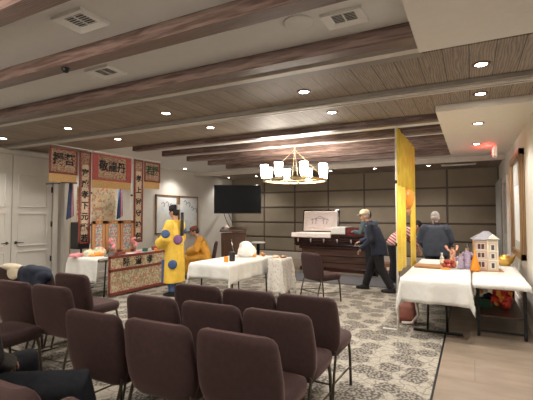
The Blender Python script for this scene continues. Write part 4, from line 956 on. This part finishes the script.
def person(name_label, loc, rz, J, build_clothes, headm, skin='skin'):
    t = thing('person', name_label, 'person', loc, rz)
    b = MB()
    g = {k: V(v) for k, v in J.items() if k not in ('handd',)}
    sp = [g['pelvis'], (g['pelvis']+g['chest'])/2, g['chest'], g['neck']]
    b.tube(sp, [(0.15, 0.10), (0.135, 0.095), (0.165, 0.105), (0.06, 0.055)], 16)
    b.ell(g['chest'], (0.14, 0.10, 0.12)); b.ell(g['pelvis'], (0.15, 0.11, 0.10))
    hd = headm @ V((0, -0.01, -0.05))
    b.tube([g['neck']-V((0, 0, 0.02)), (g['neck']+hd)/2, hd], [0.06, 0.052, 0.055], 12)
    for q in 'LR':
        b.tube([g['sh'+q], g['el'+q], g['wr'+q]], [0.050, 0.038, 0.025], 10); b.ell(g['sh'+q], 0.056); b.ell(g['el'+q], 0.040)
        b.tube([g['chest']+V((0, 0, 0.08)), g['sh'+q]], [0.07, 0.052], 10)
        b.tube([g['hip'+q], g['kn'+q], g['an'+q]], [0.080, 0.054, 0.036], 12); b.ell(g['hip'+q], 0.085); b.ell(g['kn'+q], 0.056)
        b.ell(g['an'+q]+V((0, 0.06, -0.045)), (0.036, 0.10, 0.032))
    add_head(b, headm)
    me = blend(b, 0.0125, 'body', M[skin], 2)
    bm = bmesh.new(); bm.from_mesh(me); f = MB(); 
    for q in 'LR':
        d = (g['wr'+q]-g['el'+q]).normalized()
        nn = J.get('pn'+q, (0, 0, -1)); hand(f, g['wr'+q], J.get('hd'+q, d), nn, 1.0, 0.5, left=(q == 'L'))
    f.bm.verts.ensure_lookup_table()
    vm = {v: bm.verts.new(v.co) for v in f.bm.verts}
    for fc in f.bm.faces:
        nf = bm.faces.new([vm[v] for v in fc.verts]); nf.smooth = True
    bm.to_mesh(me); bm.free(); f.bm.free()
    link('body', me, t)
    for q in (-1, 1):
        e = MB(); e.ell(headm @ V((q*0.031, 0.085, 0.010)), (0.011, 0.009, 0.008)); e.build('eye', M['ink'], t)
    t['_j'] = {k: list(v) for k, v in g.items()}
    build_clothes(t, g, headm); del t['_j']; return t
def garment(t, name, m, tubes, vox=0.014, smooth=3):
    b = MB()
    if name in ('jacket', 'robe', 'striped_shirt'):
        gg = t['_j']; r_ = 0.083
        for q in 'LR':
            b.ell(V(gg['sh'+q]), r_); b.tube([(V(gg['chest'])+V((0, 0, 0.07))), V(gg['sh'+q])], [0.095, 0.08], 12)
    for pts, rad in tubes:
        if pts is None: b.ell(*rad)
        else: b.tube(pts, rad, 16)
    me = blend(b, vox, name, m, smooth); return link(name, me, t)
def shoes(t, g, m, rz=(0, 0)):
    for q, a in zip('LR', rz):
        c = g['an'+q]; b = MB(); R0 = Matrix.Translation(c) @ Matrix.Rotation(a, 4, 'Z')
        b.rings([[R0 @ V((w*math.cos(k*PI/8), y0+l*math.sin(k*PI/8), z-c.z if False else z)) for k in range(16)] for w, l, y0, z in
                 ((0.044, 0.14, 0.06, -0.088), (0.050, 0.150, 0.06, -0.07), (0.048, 0.145, 0.06, -0.045), (0.043, 0.09, 0.015, -0.012), (0.045, 0.055, -0.01, 0.03))])
        b.build('shoe', m, t)
def hair_cap(t, hm, m, name='hair', low=0.0, sc=1.06):
    b = MB(); b.ell((0, -0.012, 0.04), (0.078*sc, 0.094*sc, 0.090*sc)); b.ell((0, -0.035, -0.005), (0.076, 0.070, 0.075))
    b.bm.transform(hm); 
    return b.build(name, m, t)

STAND = dict(pelvis=(0, 0, 0.92), chest=(0, 0, 1.26), neck=(0, -0.01, 1.44), shL=(-0.19, 0, 1.38), shR=(0.19, 0, 1.38), elL=(-0.25, -0.02, 1.10), elR=(0.25, -0.02, 1.10),
             wrL=(-0.26, 0.06, 0.86), wrR=(0.26, 0.06, 0.86), hipL=(-0.09, 0, 0.88), hipR=(0.09, 0, 0.88), knL=(-0.10, 0.02, 0.48), knR=(0.10, 0.02, 0.48), anL=(-0.10, -0.02, 0.09), anR=(0.10, -0.02, 0.09))
# priest
J = dict(STAND); J.update(elL=(-0.26, 0.03, 1.10), elR=(0.26, 0.03, 1.10), wrL=(-0.17, 0.20, 0.98), wrR=(0.16, 0.20, 0.98))
hm = head_parts((0, 0.02, 1.60), 0.0, -0.12)
def cl(t, g, hm):
    garment(t, 'trousers', M['blue'], [([g['hip'+q], g['kn'+q], g['an'+q]+V((0, 0, -0.0))], [0.10, 0.075, 0.07]) for q in 'LR'])
    rb = garment(t, 'robe', M['yellow'], [([V((0, 0, 0.26)), V((0, 0, 0.55)), V((0, 0, 0.95)), V((0, 0, 1.22)), V((0, 0, 1.38)), V((0, 0, 1.46))], [(0.27, 0.17), (0.26, 0.165), (0.225, 0.15), (0.215, 0.14), (0.18, 0.115), (0.075, 0.07)])] +
            [([g['sh'+q]-V((0, 0, 0.01)), g['el'+q], g['wr'+q]*0.9+g['el'+q]*0.1], [0.09, 0.105, 0.13]) for q in 'LR'])
    for p, n_, r, m in (((0.29, -0.03, 1.24), (1, -0.4, 0.1), 0.085, 'blue'), ((-0.10, -0.15, 1.08), (-0.5, -0.85, 0), 0.095, 'purple'), ((-0.232, -0.115, 0.62), (-0.85, -0.5, 0), 0.085, 'blue'), ((-0.335, -0.02, 1.20), (-1, -0.4, 0.2), 0.08, 'blue')):
        b = MB(); b.lathe([(0.001, 0.0), (r*0.6, -0.002), (r, -0.008), (r, -0.07), (0.001, -0.07)], seg=20)
        b.bm.transform(Matrix.Translation(p) @ V(n_).normalized().to_track_quat('Z', 'Y').to_matrix().to_4x4()); b.build('medallion', M[m], rb)
    b = MB(); b.box((-0.19, 0.12, 0.48), (0.05, 0.07, 0.44), rot=(0, 0, 0.6), bev=0.01); b.build('blue_trim', M['blue'], rb)
    shoes(t, g, M['black'])
    hair_cap(t, hm, M['hair'])
    b = MB(); b.lathe([(0.085, 0.04), (0.088, 0.06), (0.080, 0.13), (0.045, 0.15), (0.001, 0.152)], seg=20, sy=1.15); b.bm.transform(hm); ht = b.build('black_hat', M['ink'], t)
    b = MB(); b.box((0, -0.11, 0.09), (0.10, 0.02, 0.10), bev=0.004); b.bm.transform(hm); b.build('hat_patch', M['curtain'], ht)
    b = MB(); b.prism([(-0.035, 1.60), (0.035, 1.60), (0.045, 1.15), (-0.045, 1.15)], -0.175, -0.16, 'y'); b.build('ribbon', M['ink'], ht)
person('person in bright yellow robe with blue medallions and black hat, standing at the altar', (-5.12, 5.98, 0), PI/2+0.35-0.25, J, cl, hm)
# seated robed person
SIT = dict(pelvis=(0, 0.0, 0.55), chest=(0, 0.10, 0.86), neck=(0, 0.17, 1.03), shL=(-0.18, 0.13, 0.97), shR=(0.18, 0.13, 0.97), elL=(-0.24, 0.22, 0.74), elR=(0.24, 0.22, 0.74), wrL=(-0.12, 0.42, 0.66), wrR=(0.12, 0.42, 0.66),
           hipL=(-0.09, 0.02, 0.54), hipR=(0.09, 0.02, 0.54), knL=(-0.12, 0.44, 0.53), knR=(0.12, 0.44, 0.53), anL=(-0.12, 0.46, 0.09), anR=(0.12, 0.46, 0.09))
hm = head_parts((0, 0.26, 1.17), 0, -0.35)
def cl(t, g, hm):
    garment(t, 'robe', M['ochre'], [([g['pelvis']-V((0, 0, 0.06)), g['pelvis']+V((0, 0.02, 0.1)), g['chest'], g['neck']], [(0.22, 0.17), (0.20, 0.15), (0.20, 0.14), (0.075, 0.07)])] +
            [([g['sh'+q], g['el'+q], g['wr'+q]*0.85+g['el'+q]*0.15], [0.09, 0.10, 0.11]) for q in 'LR'] +
            [([g['hip'+q], g['kn'+q], g['an'+q]+V((0, 0, 0.10))], [0.13, 0.12, 0.12]) for q in 'LR'])
    shoes(t, g, M['black']); hair_cap(t, hm, M['hair'])
    b = MB(); b.lathe([(0.088, 0.045), (0.092, 0.06), (0.082, 0.125), (0.04, 0.14), (0.001, 0.142)], seg=20, sy=1.15); b.bm.transform(hm); b.build('cap', M['redcap'], t)
person('person in an ochre robe and brown cap seated behind the standing robed person, head bowed', (-5.86, 7.98, -0.03), 2.15, SIT, cl, hm)
# man in the cream cap, walking to the left
J = dict(pelvis=(0, 0, 0.90), chest=(0, 0.11, 1.22), neck=(0, 0.18, 1.38), shL=(-0.19, 0.14, 1.32), shR=(0.19, 0.14, 1.32), elL=(-0.25, 0.10, 1.04), elR=(0.25, 0.22, 1.06), wrL=(-0.22, 0.30, 0.86), wrR=(0.20, 0.44, 0.98),
         hipL=(-0.09, 0, 0.87), hipR=(0.09, 0, 0.87), knL=(-0.10, -0.06, 0.48), knR=(0.10, 0.18, 0.50), anL=(-0.10, -0.27, 0.10), anR=(0.10, 0.30, 0.095))
hm = head_parts((0, 0.27, 1.53), 0, -0.15)
def cap_man(t, g, hm):
    garment(t, 'trousers', M['darkpants'], [([g['hip'+q], g['kn'+q], g['an'+q]], [0.115, 0.088, 0.075]) for q in 'LR'] + [([g['pelvis']-V((0, 0, 0.06)), g['pelvis']+V((0, 0, 0.1))], [(0.17, 0.13), (0.165, 0.125)])])
    garment(t, 'jacket', M['navy'], [([V((0, -0.02, 0.74)), g['pelvis']+V((0, 0.0, 0.06)), g['chest'], g['chest']+V((0, 0.05, 0.10)), g['neck']], [(0.215, 0.165), (0.20, 0.155), (0.215, 0.15), (0.17, 0.12), (0.07, 0.07)])] +
            [([g['sh'+q], g['el'+q], g['wr'+q]], [0.085, 0.072, 0.058]) for q in 'LR'])
    garment(t, 'collar', M['charcoal'], [([g['neck']-V((0, 0, 0.02)), g['neck']+V((0, 0.015, 0.05))], [0.082, 0.075])])
    shoes(t, g, M['black']); hair_cap(t, hm, M['greyhair'], sc=1.02)
    c_ = thing_cap(t, hm, M['cap'])
def thing_cap(t, hm, m):
    b = MB(); b.lathe([(0.088, 0.035), (0.091, 0.06), (0.080, 0.11), (0.045, 0.138), (0.001, 0.145)], seg=22, sy=1.2); b.bm.transform(hm); o = b.build('baseball_cap', m, t)
    b = MB(); b.rings([[V((0.072*math.cos(a)*w, 0.085+(0.085*math.sin(a))*w, z-0.02*(math.sin(a)))) for a in [PI*i/12 for i in range(13)]] for w, z in ((1.0, 0.048), (1.0, 0.056))]); b.bm.transform(hm); b.build('cap_brim', m, o)
    return o
person('man in cream baseball cap and dark blue jacket walking left past the casket', (-1.70, 8.22, 0), 1.55, J, cap_man, hm)
# person behind him at the casket
J = dict(STAND); J.update(elR=(0.27, 0.12, 1.14), wrR=(0.22, 0.38, 1.08), chest=(0, 0.06, 1.24), neck=(0, 0.10, 1.40), shL=(-0.19, 0.07, 1.34), shR=(0.19, 0.07, 1.34), elL=(-0.24, 0.16, 1.10), wrL=(-0.20, 0.42, 1.12))
hm = head_parts((0, 0.13, 1.54), 0, -0.1, 0, 0.96)
def cl(t, g, hm):
    garment(t, 'trousers', M['darkpants'], [([g['hip'+q], g['kn'+q], g['an'+q]], [0.11, 0.085, 0.075]) for q in 'LR'])
    garment(t, 'jacket', M['teal'], [([V((0, 0, 0.78)), g['pelvis']+V((0, 0, 0.06)), g['chest'], g['neck']], [(0.19, 0.15), (0.185, 0.14), (0.20, 0.14), (0.07, 0.065)])] + [([g['sh'+q], g['el'+q], g['wr'+q]], [0.078, 0.066, 0.052]) for q in 'LR'])
    shoes(t, g, M['black']); hair_cap(t, hm, M['hair'])
person('person in teal grey jacket, mostly hidden behind the man in the cap', (-2.26, 10.12, 0), 1.0, J, cl, hm)
# bending person in a striped shirt
J = dict(pelvis=(0, 0, 0.92), chest=(0, 0.27, 1.13), neck=(0, 0.43, 1.22), shL=(-0.18, 0.37, 1.19), shR=(0.18, 0.37, 1.19), elL=(-0.22, 0.45, 0.93), elR=(0.22, 0.45, 0.93), wrL=(-0.14, 0.55, 0.76), wrR=(0.14, 0.55, 0.76),
         hipL=(-0.09, 0, 0.87), hipR=(0.09, 0, 0.87), knL=(-0.10, 0.04, 0.48), knR=(0.10, 0.04, 0.48), anL=(-0.10, -0.02, 0.09), anR=(0.10, -0.02, 0.09))
hm = head_parts((0, 0.53, 1.30), 0, -0.7)
def cl(t, g, hm):
    garment(t, 'trousers', M['darkpants'], [([g['hip'+q], g['kn'+q], g['an'+q]], [0.12, 0.09, 0.075]) for q in 'LR'])
    garment(t, 'striped_shirt', M['stripes'], [([g['pelvis']-V((0, 0.03, 0.06)), g['pelvis']+V((0, 0.06, 0.07)), g['chest'], g['neck']], [(0.20, 0.14), (0.195, 0.15), (0.20, 0.14), (0.07, 0.065)])] + [([g['sh'+q], g['el'+q], g['wr'+q]*0.4+g['el'+q]*0.6], [0.08, 0.07, 0.055]) for q in 'LR'])
    shoes(t, g, M['black']); hair_cap(t, hm, M['hair'])
person('person in a red and white striped shirt bending forward behind the yellow banner', (-1.62, 9.40, 0), -1.25, J, cl, hm)
# man in grey jacket seen from behind
J = dict(STAND); J.update(elL=(-0.27, 0.04, 1.06), elR=(0.27, 0.04, 1.06), wrL=(-0.20, 0.24, 0.92), wrR=(0.20, 0.24, 0.92), neck=(0, 0.03, 1.36), chest=(0, 0.02, 1.18), shL=(-0.19, 0.0, 1.29), shR=(0.19, 0, 1.29))
hm = head_parts((0, 0.08, 1.49), 0, -0.35)
def cl(t, g, hm):
    garment(t, 'trousers', M['darkpants'], [([g['hip'+q], g['kn'+q], g['an'+q]], [0.12, 0.09, 0.08]) for q in 'LR'])
    garment(t, 'jacket', M['charcoal'], [([V((0, 0, 0.76)), V((0, 0, 0.95)), g['chest'], g['chest']+V((0, 0, 0.12)), g['neck']], [(0.235, 0.16), (0.235, 0.155), (0.24, 0.15), (0.20, 0.12), (0.075, 0.07)])] + [([g['sh'+q], g['el'+q], g['wr'+q]], [0.092, 0.082, 0.062]) for q in 'LR'])
    garment(t, 'collar', M['black'], [([g['neck']-V((0, 0, 0.03)), g['neck']+V((0, 0.01, 0.05))], [0.088, 0.078])])
    shoes(t, g, M['black']); hair_cap(t, hm, M['greyhair'])
person('grey haired man in a charcoal jacket seen from behind, beyond the right hand table', (-0.63, 8.28, 0), 0.08, J, cl, hm)
# seated person at the bottom left, only the legs in view
J = dict(SIT); J.update(pelvis=(0, 0, 0.56), chest=(0, -0.03, 0.92), neck=(0, -0.02, 1.10), shL=(-0.19, -0.03, 1.04), shR=(0.19, -0.03, 1.04), elL=(-0.26, 0.0, 0.78), elR=(0.26, 0.0, 0.78), wrL=(-0.20, 0.20, 0.66), wrR=(0.02, 0.20, 0.66),
         knL=(-0.22, 0.42, 0.56), knR=(0.38, 0.44, 0.53), anL=(-0.25, 0.48, 0.09), anR=(0.36, 0.55, 0.09), hipL=(-0.10, 0.02, 0.55), hipR=(0.10, 0.02, 0.55))
hm = head_parts((0, 0.0, 1.26), 0, 0)
def cl(t, g, hm):
    garment(t, 'jeans', M['denim'], [([g['hip'+q], g['kn'+q], g['an'+q]+V((0, 0, 0.02))], [0.12, 0.092, 0.075]) for q in 'LR'] + [([g['pelvis']-V((0, 0, 0.06)), g['pelvis']+V((0, 0, 0.12))], [(0.19, 0.14), (0.18, 0.13)])])
    garment(t, 'jacket', M['black'], [([g['pelvis']+V((0, 0, 0.02)), g['pelvis']+V((0, 0, 0.15)), g['chest'], g['neck']], [(0.20, 0.15), (0.195, 0.14), (0.20, 0.14), (0.07, 0.065)])] + [([g['sh'+q], g['el'+q], g['wr'+q]], [0.078, 0.066, 0.052]) for q in 'LR'])
    b = MB(); b.box((0, 0.16, 0.60), (0.04, 0.012, 0.03)); b.build('belt_buckle', M['silver'], t)
    shoes(t, g, M['black']); hair_cap(t, hm, M['hair'])
person('seated person at the bottom left edge, only the dark jeans of the legs in view', (-2.56, 1.24, -0.01), -0.08, J, cl, hm)

# ------------------------------------------------------------------ world, camera, colour
w = bpy.data.worlds.new('world'); S.world = w; w.use_nodes = True
w.node_tree.nodes['Background'].inputs['Color'].default_value = (1.0, 0.95, 0.9, 1); w.node_tree.nodes['Background'].inputs['Strength'].default_value = 0.05
cd = bpy.data.cameras.new('camera'); cam = bpy.data.objects.new('camera', cd); COL.objects.link(cam); S.camera = cam
cd.sensor_width = 36; cd.lens = 394/533*36; cam.location = (0, 0, 1.55)
cam.rotation_euler = (PI/2+math.atan(15/394), 0, math.radians(27.5))
vs = S.view_settings; vs.view_transform = 'Standard'; vs.look = 'None'; vs.gamma = 1; vs.exposure = 0.87; vs.use_curve_mapping = False
